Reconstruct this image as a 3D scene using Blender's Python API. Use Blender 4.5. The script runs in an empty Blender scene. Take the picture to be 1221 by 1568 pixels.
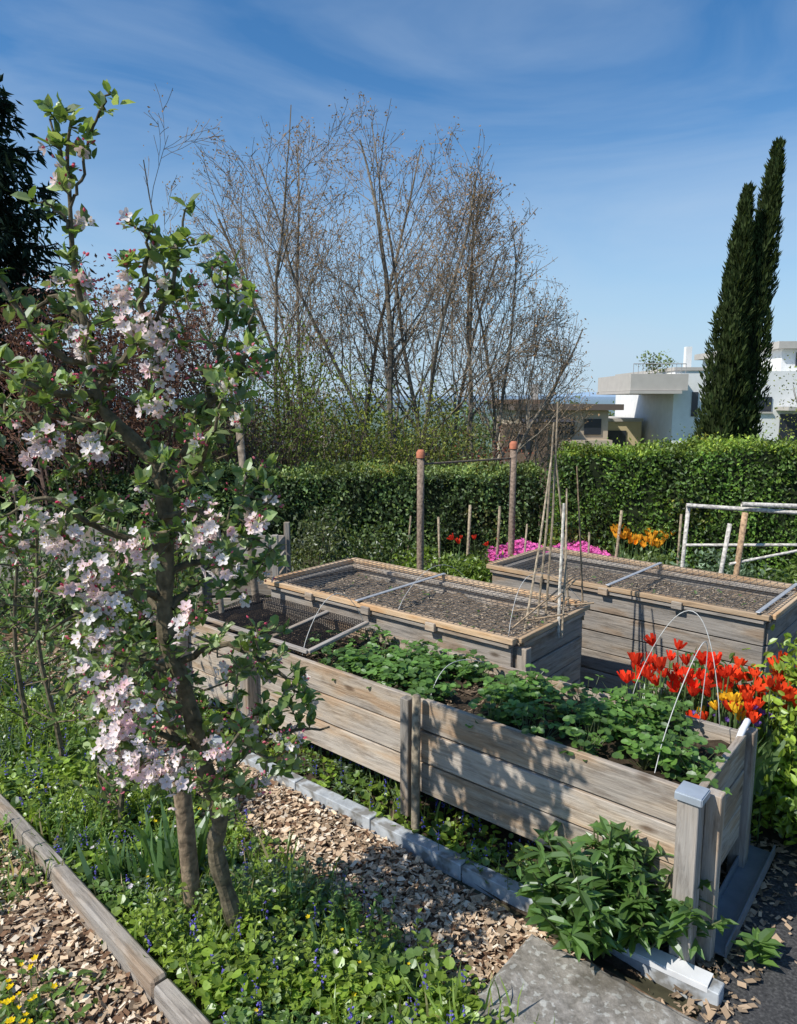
import bpy, bmesh, math, numpy as np
from mathutils import Vector, Matrix
rng=np.random.default_rng(11)
sc=bpy.context.scene
A3=lambda *a: np.array(a,float)

# ------------------------------------------------------------------ helpers
def nrm(v):
    v=np.asarray(v,float); return v/(np.linalg.norm(v,axis=-1,keepdims=True)+1e-9)
def rdir(n):
    return nrm(rng.normal(size=(n,3)))
def U(a,b,n=None): return rng.uniform(a,b,n)

class Mesher:
    def __init__(s): s.V=[];s.C=[];s.F={3:[],4:[]};s.MI={3:[],4:[]};s.n=0
    def raw(s,V,C,F3=None,F4=None,mi=0):
        V=np.asarray(V,float).reshape(-1,3); C=np.asarray(C,float)
        if C.ndim==1: C=np.tile(C,(len(V),1))
        s.V.append(V);s.C.append(C)
        for k,F in ((3,F3),(4,F4)):
            if F is not None and len(F):
                F=np.asarray(F,int).reshape(-1,k)+s.n
                s.F[k].append(F); s.MI[k].append(np.full(len(F),mi))
        s.n+=len(V)
    def inst(s,T,pos,d,nh,size,col,mi=0,wid=None):
        tv,f3,f4=T; pos=np.asarray(pos,float).reshape(-1,3); N=len(pos)
        if N==0: return
        y=nrm(np.broadcast_to(d,(N,3))); x=nrm(np.cross(y,np.broadcast_to(nh,(N,3)))+1e-6); z=np.cross(x,y)
        size=np.broadcast_to(size,(N,)); wid=np.ones(N) if wid is None else np.broadcast_to(wid,(N,))
        k=len(tv)
        V=pos[:,None,:]+size[:,None,None]*(x[:,None,:]*tv[None,:,0:1]*wid[:,None,None]+y[:,None,:]*tv[None,:,1:2]+z[:,None,:]*tv[None,:,2:3])
        C=np.repeat(np.broadcast_to(col,(N,3)),k,axis=0)
        off=(np.arange(N)*k)[:,None,None]
        F3=(np.array(f3)[None]+off).reshape(-1,3) if len(f3) else None
        F4=(np.array(f4)[None]+off).reshape(-1,4) if len(f4) else None
        s.raw(V.reshape(-1,3),C,F3,F4,mi)
    def segs(s,P0,P1,R0,R1,col,k=3,mi=0):
        P0=np.asarray(P0,float).reshape(-1,3);P1=np.asarray(P1,float).reshape(-1,3);N=len(P0)
        if N==0: return
        R0=np.broadcast_to(R0,(N,));R1=np.broadcast_to(R1,(N,))
        d=nrm(P1-P0); ref=np.where(np.abs(d[:,2:3])>.9,A3(1,0,0),A3(0,0,1))
        a=nrm(np.cross(d,ref)); b=np.cross(d,a)
        th=np.arange(k)*2*math.pi/k
        ring=a[:,None,:]*np.cos(th)[None,:,None]+b[:,None,:]*np.sin(th)[None,:,None]
        V=np.concatenate([P0[:,None,:]+ring*R0[:,None,None],P1[:,None,:]+ring*R1[:,None,None]],axis=1)
        f=np.array([[i,(i+1)%k,k+(i+1)%k,k+i] for i in range(k)])
        F=(f[None]+(np.arange(N)*2*k)[:,None,None]).reshape(-1,4)
        s.raw(V.reshape(-1,3),np.repeat(np.broadcast_to(col,(N,3)),2*k,axis=0),None,F,mi)
    def tube(s,pts,rad,col,k=8,mi=0,cap=True):
        pts=np.asarray(pts,float);n=len(pts);rad=np.broadcast_to(rad,(n,))
        t=np.gradient(pts,axis=0);t=nrm(t)
        a=nrm(np.cross(t[0],A3(0,1,0) if abs(t[0][1])<.9 else A3(1,0,0)));V=[]
        th=np.arange(k)*2*math.pi/k
        for i in range(n):
            a=nrm(a-t[i]*np.dot(a,t[i]));b=np.cross(t[i],a)
            V.append(pts[i]+rad[i]*(np.cos(th)[:,None]*a+np.sin(th)[:,None]*b))
        V.append(pts[-1:]);V=np.concatenate(V)
        F=[[i*k+j,i*k+(j+1)%k,(i+1)*k+(j+1)%k,(i+1)*k+j] for i in range(n-1) for j in range(k)]
        F3=[[(n-1)*k+j,(n-1)*k+(j+1)%k,n*k] for j in range(k)]
        s.raw(V,col,F3,F,mi)
    def box(s,c,ax,ay,az,col,mi=0):
        c=np.asarray(c,float);V=[]
        for i in (-1,1):
            for j in (-1,1):
                for l in (-1,1): V.append(c+i*np.asarray(ax)+j*np.asarray(ay)+l*np.asarray(az))
        s.raw(V,col,None,[[0,1,3,2],[4,6,7,5],[0,4,5,1],[2,3,7,6],[0,2,6,4],[1,5,7,3]],mi)
    def build(s,name,mats,parent=None,smooth=False):
        me=bpy.data.meshes.new(name);V=np.concatenate(s.V);C=np.concatenate(s.C)
        fs=[];ls=[];mis=[]
        for k in (3,4):
            if s.F[k]:
                F=np.concatenate(s.F[k]);fs.append(F.ravel());ls.append(np.full(len(F),k));mis.append(np.concatenate(s.MI[k]))
        fi=np.concatenate(fs);lt=np.concatenate(ls);mi=np.concatenate(mis)
        me.vertices.add(len(V));me.vertices.foreach_set('co',V.astype('f').ravel())
        me.loops.add(len(fi));me.loops.foreach_set('vertex_index',fi.astype('i'))
        me.polygons.add(len(lt));st=np.concatenate([[0],np.cumsum(lt)[:-1]])
        me.polygons.foreach_set('loop_start',st.astype('i'))
        try: me.polygons.foreach_set('loop_total',lt.astype('i'))
        except Exception: pass
        for m in mats: me.materials.append(m)
        me.polygons.foreach_set('material_index',mi.astype('i'))
        me.polygons.foreach_set('use_smooth',np.full(len(lt),bool(smooth)))
        me.update(calc_edges=True)
        at=me.attributes.new('Col','FLOAT_COLOR','POINT')
        at.data.foreach_set('color',np.concatenate([np.clip(C,0,1),np.ones((len(C),1))],1).astype('f').ravel())
        ob=bpy.data.objects.new(name,me);sc.collection.objects.link(ob)
        if parent: setpar(ob,parent)
        return ob

def setpar(ob,e):
    ob.parent=e; ob.matrix_parent_inverse=Matrix.Translation(-Vector(e.location))
def empty(name,loc):
    e=bpy.data.objects.new(name,None);e.location=loc;e.empty_display_size=.2;sc.collection.objects.link(e);return e

L4=(np.array([[0,0,0],[-.28,.45,.07],[0,1,0],[.28,.45,.07]]),[[0,2,1],[0,3,2]],[])
L8=(np.array([[0,0,0],[0,.35,-.03],[0,.7,-.06],[0,1,-.16],[-.25,.3,.06],[-.23,.66,.02],[.25,.3,.06],[.23,.66,.02]]),
    [[0,1,4],[0,6,1],[2,3,5],[2,7,3]],[[1,2,5,4],[1,6,7,2]])
BLADE=(np.array([[-.03,0,0],[.03,0,0],[-.025,.4,.02],[.025,.4,.02],[-.015,.75,-.06],[.015,.75,-.06],[0,1,-.2]]),[[4,5,6]],[[0,1,3,2],[2,3,5,4]])
ROUND=(np.array([[0,0,.02],[-.32,.12,.05],[-.5,.5,.06],[-.3,.88,.02],[0,1,-.03],[.3,.88,.02],[.5,.5,.06],[.32,.12,.05],[0,.5,-.03]]),
    [[0,8,1],[1,8,2],[2,8,3],[3,8,4],[4,8,5],[5,8,6],[6,8,7],[7,8,0]],[])
CHIP=(np.array([[-.2,-.5,0],[.17,-.42,.02],[.24,.5,.0],[-.12,.4,.02],[-.2,-.5,-.05],[.17,-.42,-.03],[.24,.5,-.05],[-.12,.4,-.03]]),[],[[0,1,2,3],[0,4,5,1],[1,5,6,2],[2,6,7,3],[3,7,4,0]])
def flower_T(n=5,cup=.3,w=.42):
    V=[];F=[]
    for i in range(n):
        a=2*math.pi*i/n;c,s=math.cos(a),math.sin(a);b=len(V)
        for (x,y,z) in [(0,.05,0),(-w*.9,.5,cup*.5),(-w*.6,.9,cup),(0,1,cup*.95),(w*.6,.9,cup),(w*.9,.5,cup*.5),(0,.55,cup*.3)]:
            V.append((x*c-y*s, z, x*s+y*c))
        F+=[[b,b+6,b+1],[b+1,b+6,b+2],[b+2,b+6,b+3],[b+3,b+6,b+4],[b+4,b+6,b+5],[b+5,b+6,b]]
    return (np.array(V),F,[])
FL5=flower_T(5,.45,.40)
OCT=(np.array([[0,0,0],[.3,.4,0],[0,.4,.3],[-.3,.4,0],[0,.4,-.3],[.22,.75,0],[0,.75,.22],[-.22,.75,0],[0,.75,-.22],[0,1,0]]),
    [[0,2,1],[0,3,2],[0,4,3],[0,1,4],[5,6,9],[6,7,9],[7,8,9],[8,5,9]],[[1,2,6,5],[2,3,7,6],[3,4,8,7],[4,1,5,8]])
TUL=flower_T(6,1.15,.42)
_tv=TUL[0].copy();_tv[:,0]*=.62;_tv[:,2]*=.62;TUL=(_tv,TUL[1],TUL[2])

# ------------------------------------------------------------------ materials
def newmat(name):
    m=bpy.data.materials.new(name);m.use_nodes=True;nt=m.node_tree;nt.nodes.clear()
    return m,nt,nt.nodes.new('ShaderNodeOutputMaterial')
def leafmat(name,rough=.45,tr=.35,spec=.05):
    m,nt,o=newmat(name);N=nt.nodes;L=nt.links
    a=N.new('ShaderNodeAttribute');a.attribute_name='Col'
    p=N.new('ShaderNodeBsdfDiffuse')
    t=N.new('ShaderNodeBsdfTranslucent');g=N.new('ShaderNodeMixRGB');g.blend_type='MULTIPLY';g.inputs[0].default_value=1;g.inputs[2].default_value=(1.5,1.5,.7,1) if 'petal' not in name else (1.15,1.05,1.0,1)
    L.new(a.outputs['Color'],p.inputs['Color']);L.new(a.outputs['Color'],g.inputs[1]);L.new(g.outputs[0],t.inputs[0])
    mx=N.new('ShaderNodeMixShader');mx.inputs[0].default_value=tr
    L.new(p.outputs[0],mx.inputs[1]);L.new(t.outputs[0],mx.inputs[2])
    if spec==0: L.new(mx.outputs[0],o.inputs[0]);return m
    gl=N.new('ShaderNodeBsdfGlossy');gl.inputs['Roughness'].default_value=rough;gl.inputs['Color'].default_value=(.9,.95,1,1)
    m2=N.new('ShaderNodeMixShader');m2.inputs[0].default_value=spec
    L.new(mx.outputs[0],m2.inputs[1]);L.new(gl.outputs[0],m2.inputs[2]);L.new(m2.outputs[0],o.inputs[0]);return m
def attmat(name,rough=.85,nscale=40,lo=.6,hi=1.3,bump=.3,spec=.2,metal=0):
    m,nt,o=newmat(name);N=nt.nodes;L=nt.links
    a=N.new('ShaderNodeAttribute');a.attribute_name='Col'
    tc=N.new('ShaderNodeTexCoord');no=N.new('ShaderNodeTexNoise');no.inputs['Scale'].default_value=nscale;no.inputs['Detail'].default_value=4
    L.new(tc.outputs['Object'],no.inputs['Vector'])
    mr=N.new('ShaderNodeMapRange');mr.inputs[1].default_value=.3;mr.inputs[2].default_value=.7;mr.inputs[3].default_value=lo;mr.inputs[4].default_value=hi
    hs=N.new('ShaderNodeHueSaturation');L.new(no.outputs[0],mr.inputs[0]);L.new(mr.outputs[0],hs.inputs['Value']);L.new(a.outputs['Color'],hs.inputs['Color'])
    p=N.new('ShaderNodeBsdfPrincipled');p.inputs['Roughness'].default_value=rough;p.inputs['Specular IOR Level'].default_value=spec;p.inputs['Metallic'].default_value=metal
    if bump:
        b=N.new('ShaderNodeBump');b.inputs['Strength'].default_value=bump;b.inputs['Distance'].default_value=.01
        L.new(no.outputs[0],b.inputs['Height']);L.new(b.outputs[0],p.inputs['Normal'])
    L.new(hs.outputs[0],p.inputs['Base Color']);L.new(p.outputs[0],o.inputs[0]);return m
def attsimple(name):
    m,nt,o=newmat(name);N=nt.nodes;L=nt.links
    a=N.new('ShaderNodeAttribute');a.attribute_name='Col';p=N.new('ShaderNodeBsdfDiffuse');L.new(a.outputs['Color'],p.inputs[0]);L.new(p.outputs[0],o.inputs[0]);return m
def rampmat(name,cols,scale=5,rough=.9,bump=.4,detail=8,dist=.02,stretch=(1,1,1),spots=None,metal=0,spec=.2):
    m,nt,o=newmat(name);N=nt.nodes;L=nt.links
    tc=N.new('ShaderNodeTexCoord');mp=N.new('ShaderNodeMapping');mp.inputs['Scale'].default_value=stretch
    no=N.new('ShaderNodeTexNoise');no.inputs['Scale'].default_value=scale;no.inputs['Detail'].default_value=detail;no.inputs['Roughness'].default_value=.65
    L.new(tc.outputs['Object'],mp.inputs[0]);L.new(mp.outputs[0],no.inputs['Vector'])
    cr=N.new('ShaderNodeValToRGB');e=cr.color_ramp.elements
    e[0].position=.3;e[0].color=(*cols[0],1);e[1].position=.7;e[1].color=(*cols[-1],1)
    for i,c in enumerate(cols[1:-1]):
        x=e.new(.3+.4*(i+1)/(len(cols)-1));x.color=(*c,1)
    L.new(no.outputs[0],cr.inputs[0]);out=cr.outputs[0]
    for sp in (spots or []):
        col,ss,lo,hi,am=sp
        n2=N.new('ShaderNodeTexNoise');n2.inputs['Scale'].default_value=ss;n2.inputs['Detail'].default_value=5
        L.new(tc.outputs['Object'],n2.inputs['Vector'])
        m2=N.new('ShaderNodeMapRange');m2.inputs[1].default_value=lo;m2.inputs[2].default_value=hi;m2.inputs[4].default_value=am;L.new(n2.outputs[0],m2.inputs[0])
        mx=N.new('ShaderNodeMixRGB');mx.inputs[2].default_value=(*col,1);L.new(m2.outputs[0],mx.inputs[0]);L.new(out,mx.inputs[1]);out=mx.outputs[0]
    p=N.new('ShaderNodeBsdfPrincipled');p.inputs['Roughness'].default_value=rough;p.inputs['Metallic'].default_value=metal;p.inputs['Specular IOR Level'].default_value=spec
    b=N.new('ShaderNodeBump');b.inputs['Strength'].default_value=bump;b.inputs['Distance'].default_value=dist
    L.new(no.outputs[0],b.inputs['Height']);L.new(b.outputs[0],p.inputs['Normal']);L.new(out,p.inputs['Base Color']);L.new(p.outputs[0],o.inputs[0]);return m
def woodmat(name,dark,mid,light,val=1.0,grey=.45,stain=.5):
    m,nt,o=newmat(name);N=nt.nodes;L=nt.links
    tc=N.new('ShaderNodeTexCoord');oi=N.new('ShaderNodeObjectInfo')
    ad=N.new('ShaderNodeVectorMath');ad.operation='ADD'
    cb=N.new('ShaderNodeCombineXYZ');ml=N.new('ShaderNodeMath');ml.operation='MULTIPLY';ml.inputs[1].default_value=40
    L.new(oi.outputs['Random'],ml.inputs[0])
    for i in range(3): L.new(ml.outputs[0],cb.inputs[i])
    L.new(tc.outputs['Object'],ad.inputs[0]);L.new(cb.outputs[0],ad.inputs[1])
    mp=N.new('ShaderNodeMapping');mp.inputs['Scale'].default_value=(1.6,26,26);L.new(ad.outputs[0],mp.inputs[0])
    no=N.new('ShaderNodeTexNoise');no.inputs['Scale'].default_value=2.4;no.inputs['Detail'].default_value=8;no.inputs['Roughness'].default_value=.7;no.inputs['Distortion'].default_value=.8;L.new(mp.outputs[0],no.inputs['Vector'])
    cr=N.new('ShaderNodeValToRGB');e=cr.color_ramp.elements
    e[0].position=.3;e[0].color=(*dark,1);e[1].position=.7;e[1].color=(*light,1);x=e.new(.46);x.color=(*mid,1);L.new(no.outputs[0],cr.inputs[0])
    n2=N.new('ShaderNodeTexNoise');n2.inputs['Scale'].default_value=2.5;n2.inputs['Detail'].default_value=5
    mp2=N.new('ShaderNodeMapping');mp2.inputs['Scale'].default_value=(1,4,4);L.new(ad.outputs[0],mp2.inputs[0]);L.new(mp2.outputs[0],n2.inputs['Vector'])
    mr=N.new('ShaderNodeMapRange');mr.inputs[1].default_value=.42;mr.inputs[2].default_value=.6;mr.inputs[4].default_value=grey;L.new(n2.outputs[0],mr.inputs[0])
    mx=N.new('ShaderNodeMixRGB');g=sum(mid)/3;mx.inputs[2].default_value=(g*1.0,g*.98,g*.94,1)
    L.new(mr.outputs[0],mx.inputs[0]);L.new(cr.outputs[0],mx.inputs[1])
    m6=N.new('ShaderNodeMapRange');m6.inputs[1].default_value=.36;m6.inputs[2].default_value=.46;m6.inputs[3].default_value=.55;m6.inputs[4].default_value=0;L.new(n2.outputs[0],m6.inputs[0])
    mw=N.new('ShaderNodeMixRGB');mw.inputs[2].default_value=(mid[0]*.9,mid[1]*.7,mid[2]*.52,1);L.new(m6.outputs[0],mw.inputs[0]);L.new(mx.outputs[0],mw.inputs[1])
    n5=N.new('ShaderNodeTexNoise');n5.inputs['Scale'].default_value=3.2;n5.inputs['Detail'].default_value=7;n5.inputs['Roughness'].default_value=.7
    mp5=N.new('ShaderNodeMapping');mp5.inputs['Scale'].default_value=(1.3,6,6);mp5.inputs['Location'].default_value=(7,3,1);L.new(ad.outputs[0],mp5.inputs[0]);L.new(mp5.outputs[0],n5.inputs['Vector'])
    m7=N.new('ShaderNodeMapRange');m7.inputs[1].default_value=.5;m7.inputs[2].default_value=.7;m7.inputs[4].default_value=stain;L.new(n5.outputs[0],m7.inputs[0])
    ms=N.new('ShaderNodeMixRGB');ms.inputs[2].default_value=(dark[0]*.7,dark[1]*.7,dark[2]*.72,1);L.new(m7.outputs[0],ms.inputs[0]);L.new(mw.outputs[0],ms.inputs[1])
    vo=N.new('ShaderNodeTexVoronoi');vo.inputs['Scale'].default_value=3.0;mp3=N.new('ShaderNodeMapping');mp3.inputs['Scale'].default_value=(.9,2.2,2.2);L.new(ad.outputs[0],mp3.inputs[0]);L.new(mp3.outputs[0],vo.inputs['Vector'])
    m3=N.new('ShaderNodeMapRange');m3.inputs[1].default_value=.05;m3.inputs[2].default_value=.13;m3.inputs[3].default_value=.8;m3.inputs[4].default_value=0;L.new(vo.outputs['Distance'],m3.inputs[0])
    mk=N.new('ShaderNodeMixRGB');mk.inputs[2].default_value=(dark[0]*.6,dark[1]*.5,dark[2]*.4,1);L.new(m3.outputs[0],mk.inputs[0]);L.new(ms.outputs[0],mk.inputs[1])
    hs=N.new('ShaderNodeHueSaturation');m4=N.new('ShaderNodeMapRange');m4.inputs[3].default_value=.75*val;m4.inputs[4].default_value=1.18*val
    L.new(oi.outputs['Random'],m4.inputs[0]);L.new(m4.outputs[0],hs.inputs['Value']);L.new(mk.outputs[0],hs.inputs['Color'])
    p=N.new('ShaderNodeBsdfPrincipled');p.inputs['Roughness'].default_value=.85;p.inputs['Specular IOR Level'].default_value=.2
    b=N.new('ShaderNodeBump');b.inputs['Strength'].default_value=.7;b.inputs['Distance'].default_value=.007
    L.new(no.outputs[0],b.inputs['Height']);L.new(b.outputs[0],p.inputs['Normal']);L.new(hs.outputs[0],p.inputs['Base Color']);L.new(p.outputs[0],o.inputs[0]);return m

M_leaf=leafmat('leaf',.4,.38,.045);M_hleaf=leafmat('hedge_leaf',.5,.25,.03);M_petal=leafmat('petal',.6,.3,0);M_far=leafmat('far_leaf',.6,.3,0)
M_bark=attmat('bark',.9,35,.5,1.4,.8);M_twig=attsimple('twig');M_att=attmat('painted',.7,25,.8,1.15,.2);M_chip=attsimple('wood_chip')
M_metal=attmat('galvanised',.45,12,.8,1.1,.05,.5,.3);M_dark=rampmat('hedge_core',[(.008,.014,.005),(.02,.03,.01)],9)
M_soil=rampmat('soil',[(.02,.014,.009),(.05,.036,.024),(.1,.075,.05)],18,.95,.8)
M_drysoil=rampmat('dry_soil',[(.1,.075,.05),(.21,.16,.115),(.34,.27,.2)],28,.95,.9)
M_mulch=rampmat('mulch_base',[(.06,.035,.02),(.18,.11,.07),(.36,.25,.16)],30,.95,.8)
M_wood=woodmat('weathered_plank',(.17,.12,.08),(.43,.34,.25),(.6,.51,.4),1,.5,.7)
M_wood2=woodmat('grey_plank',(.13,.108,.085),(.35,.3,.245),(.51,.45,.38),1,.5,.65)
M_batten=woodmat('pale_batten',(.3,.19,.1),(.58,.39,.22),(.7,.52,.33),1.0,.2,.3)
M_concrete=rampmat('lichen_concrete',[(.13,.12,.1),(.26,.24,.21),(.4,.37,.33)],26,.9,.8,12,.012,spots=[((.5,.5,.46),38,.56,.62,.7),((.07,.06,.045),7,.52,.68,.5),((.2,.17,.12),3,.45,.65,.4)])
M_asph=rampmat('asphalt',[(.03,.03,.031),(.062,.062,.063),(.13,.128,.125)],90,.9,.8,6,.006)
M_kerb=rampmat('grey_kerb',[(.26,.28,.3),(.42,.45,.47),(.54,.57,.59)],9,.7,.3,6,.005,spots=[((.12,.1,.07),12,.5,.62,.7)])

def beam(name,p0,p1,w,h,mat,parent=None,up=(0,0,1),bev=.003):
    p0=Vector(p0);p1=Vector(p1);x=(p1-p0);Ln=x.length;x.normalize();y=Vector(up).cross(x);y.normalize();z=x.cross(y)
    me=bpy.data.meshes.new(name)
    bm=bmesh.new();bmesh.ops.create_cube(bm,size=1);bmesh.ops.scale(bm,vec=(Ln,w,h),verts=bm.verts)
    if bev: bmesh.ops.bevel(bm,geom=bm.edges[:],offset=bev,segments=1,affect='EDGES')
    bm.to_mesh(me);bm.free();me.materials.append(mat)
    ob=bpy.data.objects.new(name,me);sc.collection.objects.link(ob)
    R=Matrix((x,y,z)).transposed().to_4x4()
    if parent: setpar(ob,parent)
    ob.matrix_basis=Matrix.Translation((p0+p1)/2)@R
    return ob

# ------------------------------------------------------------------ camera / light / sky
cam=bpy.data.cameras.new('camera');co=bpy.data.objects.new('camera',cam);sc.collection.objects.link(co);sc.camera=co
co.location=(0,0,2.1);co.rotation_euler=(math.radians(81.27),0,0)
cam.sensor_fit='HORIZONTAL';cam.sensor_width=36;cam.lens=32.43;cam.clip_end=9000;cam.clip_start=.05
EL=math.radians(47);tosun=Vector((-.86,-.5,0)).normalized()*math.cos(EL)+Vector((0,0,math.sin(EL)))
sl=bpy.data.lights.new('sun','SUN');sl.energy=5;sl.angle=math.radians(.5);sl.color=(1,.95,.87)
so=bpy.data.objects.new('sun',sl);sc.collection.objects.link(so);so.location=(-6,-4,8);so.rotation_euler=tosun.to_track_quat('Z','Y').to_euler()
w=bpy.data.worlds.new('World');sc.world=w;w.use_nodes=True;nt=w.node_tree;N=nt.nodes;LK=nt.links;N.clear()
wo=N.new('ShaderNodeOutputWorld');bg=N.new('ShaderNodeBackground');bg.inputs[1].default_value=.14
sky=N.new('ShaderNodeTexSky');sky.sky_type='NISHITA';sky.sun_disc=False;sky.sun_elevation=EL;sky.sun_rotation=math.atan2(tosun.x,tosun.y)
sky.ozone_density=3.0;sky.dust_density=.3;sky.air_density=1.0
hs=N.new('ShaderNodeHueSaturation');hs.inputs['Saturation'].default_value=1.28
tc=N.new('ShaderNodeTexCoord');mp=N.new('ShaderNodeMapping');mp.inputs['Scale'].default_value=(1.0,1.4,4.0);mp.inputs['Rotation'].default_value=(0,.4,.5)
no=N.new('ShaderNodeTexNoise');no.inputs['Scale'].default_value=2.1;no.inputs['Detail'].default_value=6;no.inputs['Distortion'].default_value=.7;no.inputs['Roughness'].default_value=.55
mr=N.new('ShaderNodeMapRange');mr.inputs[1].default_value=.42;mr.inputs[2].default_value=.82;mr.inputs[3].default_value=0;mr.inputs[4].default_value=.42
mx=N.new('ShaderNodeMixRGB');mx.inputs[2].default_value=(4.0,4.9,6.0,1)
sx=N.new('ShaderNodeSeparateXYZ');mh=N.new('ShaderNodeMapRange');mh.interpolation_type='SMOOTHERSTEP';mh.inputs[1].default_value=-.05;mh.inputs[2].default_value=.42;mh.inputs[3].default_value=.9;mh.inputs[4].default_value=0
mz=N.new('ShaderNodeMixRGB');mz.inputs[2].default_value=(3.3,4.6,5.9,1)
LK.new(tc.outputs['Generated'],sx.inputs[0]);LK.new(sx.outputs['Z'],mh.inputs[0]);LK.new(mh.outputs[0],mz.inputs[0])
LK.new(tc.outputs['Generated'],mp.inputs[0]);LK.new(mp.outputs[0],no.inputs['Vector']);LK.new(no.outputs[0],mr.inputs[0]);LK.new(mr.outputs[0],mx.inputs[0]);LK.new(sky.outputs[0],hs.inputs['Color']);LK.new(hs.outputs[0],mz.inputs[1]);LK.new(mz.outputs[0],mx.inputs[1]);LK.new(mx.outputs[0],bg.inputs[0]);LK.new(bg.outputs[0],wo.inputs[0])
sc.view_settings.view_transform='Standard';sc.view_settings.look='None';sc.view_settings.exposure=0

# ------------------------------------------------------------------ ground
def gz(x,y):
    d=np.clip(y-10.8,0,None); z=-np.minimum(d*.16,9)
    r=np.hypot(x,y);z=z+np.clip((r-900)/2500,0,1)*40*(.6+.4*np.sin(x*.0016+1))
    return z
q=np.linspace(-1,1,161);ax=np.sinh(q*7.2)/np.sinh(7.2)*6000
X,Y=np.meshgrid(ax,ax+5);Z=gz(X,Y)
m=Mesher();n=161;I=np.arange(n*n).reshape(n,n)
F=np.stack([I[:-1,:-1],I[:-1,1:],I[1:,1:],I[1:,:-1]],-1).reshape(-1,4)
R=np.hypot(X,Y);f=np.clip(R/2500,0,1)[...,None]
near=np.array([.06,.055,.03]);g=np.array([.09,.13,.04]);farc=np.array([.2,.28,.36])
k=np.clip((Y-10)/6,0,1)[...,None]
C=(near*(1-k)+g*k)*(1-f**.6)+farc*f**.6  # aerial haze painted in: ground colour turns blue with distance
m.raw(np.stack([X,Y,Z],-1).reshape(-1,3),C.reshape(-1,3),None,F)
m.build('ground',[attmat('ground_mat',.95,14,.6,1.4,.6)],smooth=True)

O=A3(-.715,2.16);S=nrm(A3(-.72,.69));T=A3(.69,.72);T=T/np.linalg.norm(T)
def st(s,t,z=0):
    s=np.asarray(s,float);t=np.asarray(t,float)
    return np.stack([O[0]+s*S[0]+t*T[0],O[1]+s*S[1]+t*T[1],np.broadcast_to(z,s.shape)],-1)
def sheet(name,s0,s1,t0,t1,z,mat,amp=.01,n=(60,16)):
    s_,t_=np.meshgrid(np.linspace(s0,s1,n[0]),np.linspace(t0,t1,n[1]));P=st(s_,t_,0.)
    P[...,2]=z+amp*(np.sin(s_*9+t_*5)+np.sin(s_*23-t_*17))*.5
    m=Mesher();I=np.arange(s_.size).reshape(s_.shape)
    F=np.stack([I[:-1,:-1],I[1:,:-1],I[1:,1:],I[:-1,1:]],-1).reshape(-1,4)
    m.raw(P.reshape(-1,3),(.1,.1,.1),None,F);return m.build(name,[mat],smooth=True)
def chips(name,s0,s1,t0,t1,N_,z=.018):
    m=Mesher();s_=U(s0,s1,N_);t_=U(t0,t1,N_);P=st(s_,t_,0.);P[:,2]=z+U(0,.022,N_)
    d=rdir(N_);d[:,2]*=.3;nh=rdir(N_)*.55+A3(0,0,1)
    v=U(.4,1.25,N_)[:,None];k=U(0,1,N_)[:,None];c=np.where(k<.5,A3(.62,.46,.31),A3(.5,.37,.25))*v
    c=np.where(k>.8,A3(.74,.63,.49),c);c=np.where(k<.09,A3(.22,.13,.08),c)
    m.inst(CHIP,P,d,nh,U(.012,.05,N_)*U(.6,1,N_),c,wid=U(.6,2.0,N_));m.build('wood_chips',[M_chip])
sheet('mulch_path',-2.2,6,.66,1.19,.012,M_mulch)
sheet('mulch_path',-2.2,6,-1.9,-.06,.012,M_mulch)
chips('c',-.9,2.2,.6,1.17,9500);chips('c',2.2,4.6,.62,1.17,3000);chips('c',-.9,2.2,-1.2,-.06,12000)
s_,t_=np.meshgrid(np.linspace(-1.02,3.2,50),np.linspace(1.22,2.1,14));P=st(s_,t_,0.)
P[...,2]=.02+np.clip((t_-1.22)/.5,0,1)*.1*np.clip((s_+1.02)/.3,0,1)+.012*np.sin(s_*11+t_*8)
I=np.arange(s_.size).reshape(s_.shape);m=Mesher();m.raw(P.reshape(-1,3),(.1,.1,.1),None,np.stack([I[:-1,:-1],I[1:,:-1],I[1:,1:],I[:-1,1:]],-1).reshape(-1,4))
m.build('planting_soil',[M_soil],smooth=True)
e=empty('timber_edging',(-1.4,2.8,0))
ss=[-1.6,-.75,.15,1.05,2.0,2.9,3.8]
for i in range(len(ss)-1):
    a=st(ss[i]+.006,-.02+.006*(i%2),.04);b=st(ss[i+1]-.006,-.02-.004*(i%3),.045+.008*(-1)**i)
    beam('edging_board_%d'%i,a,b,.062,.11,M_wood2,e,bev=.01)
e=empty('grey_edging',(0,3.1,0))
ka=A3(1.13,2.22,.045);kb=A3(-.95,3.97,.045);d=(kb-ka)
for i in range(7):
    p0=ka+d*(i/5.0)+nrm(d)*.003;p1=ka+d*((i+1)/5.0)-nrm(d)*.003;p0[2]=.035+.004*(i%2);p1[2]=.033
    beam('edging_piece_%d'%i,p0,p1,.068,.085,M_kerb,e)
c=A3(.51,2.47,0);e1=nrm(A3(-.77,.64,0));e2=nrm(A3(.64,.77,0))
cc=c-e1*.55-e2*.6
m=Mesher()
n=50;s_,t_=np.meshgrid(np.linspace(0,1.1,n),np.linspace(0,1.2,n));jag=.012*np.sin(s_*31)*np.sin(s_*17+1)*(t_<.01)
Pp=c[None,None]-e1*s_[...,None]-e2*(t_+jag)[...,None]
Pp[...,2]=.1+.003*np.sin(s_*40)*np.sin(t_*33)-.012*((t_<.01)|(s_<.01))
I=np.arange(n*n).reshape(n,n);m.raw(Pp.reshape(-1,3),(.3,.3,.3),None,np.stack([I[:-1,:-1],I[:-1,1:],I[1:,1:],I[1:,:-1]],-1).reshape(-1,4))
b=cc.copy();b[2]=.038;m.box(b,e1*.549,e2*.599,A3(0,0,.05),(.3,.3,.3))
m.build('concrete_slab',[M_concrete])
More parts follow.
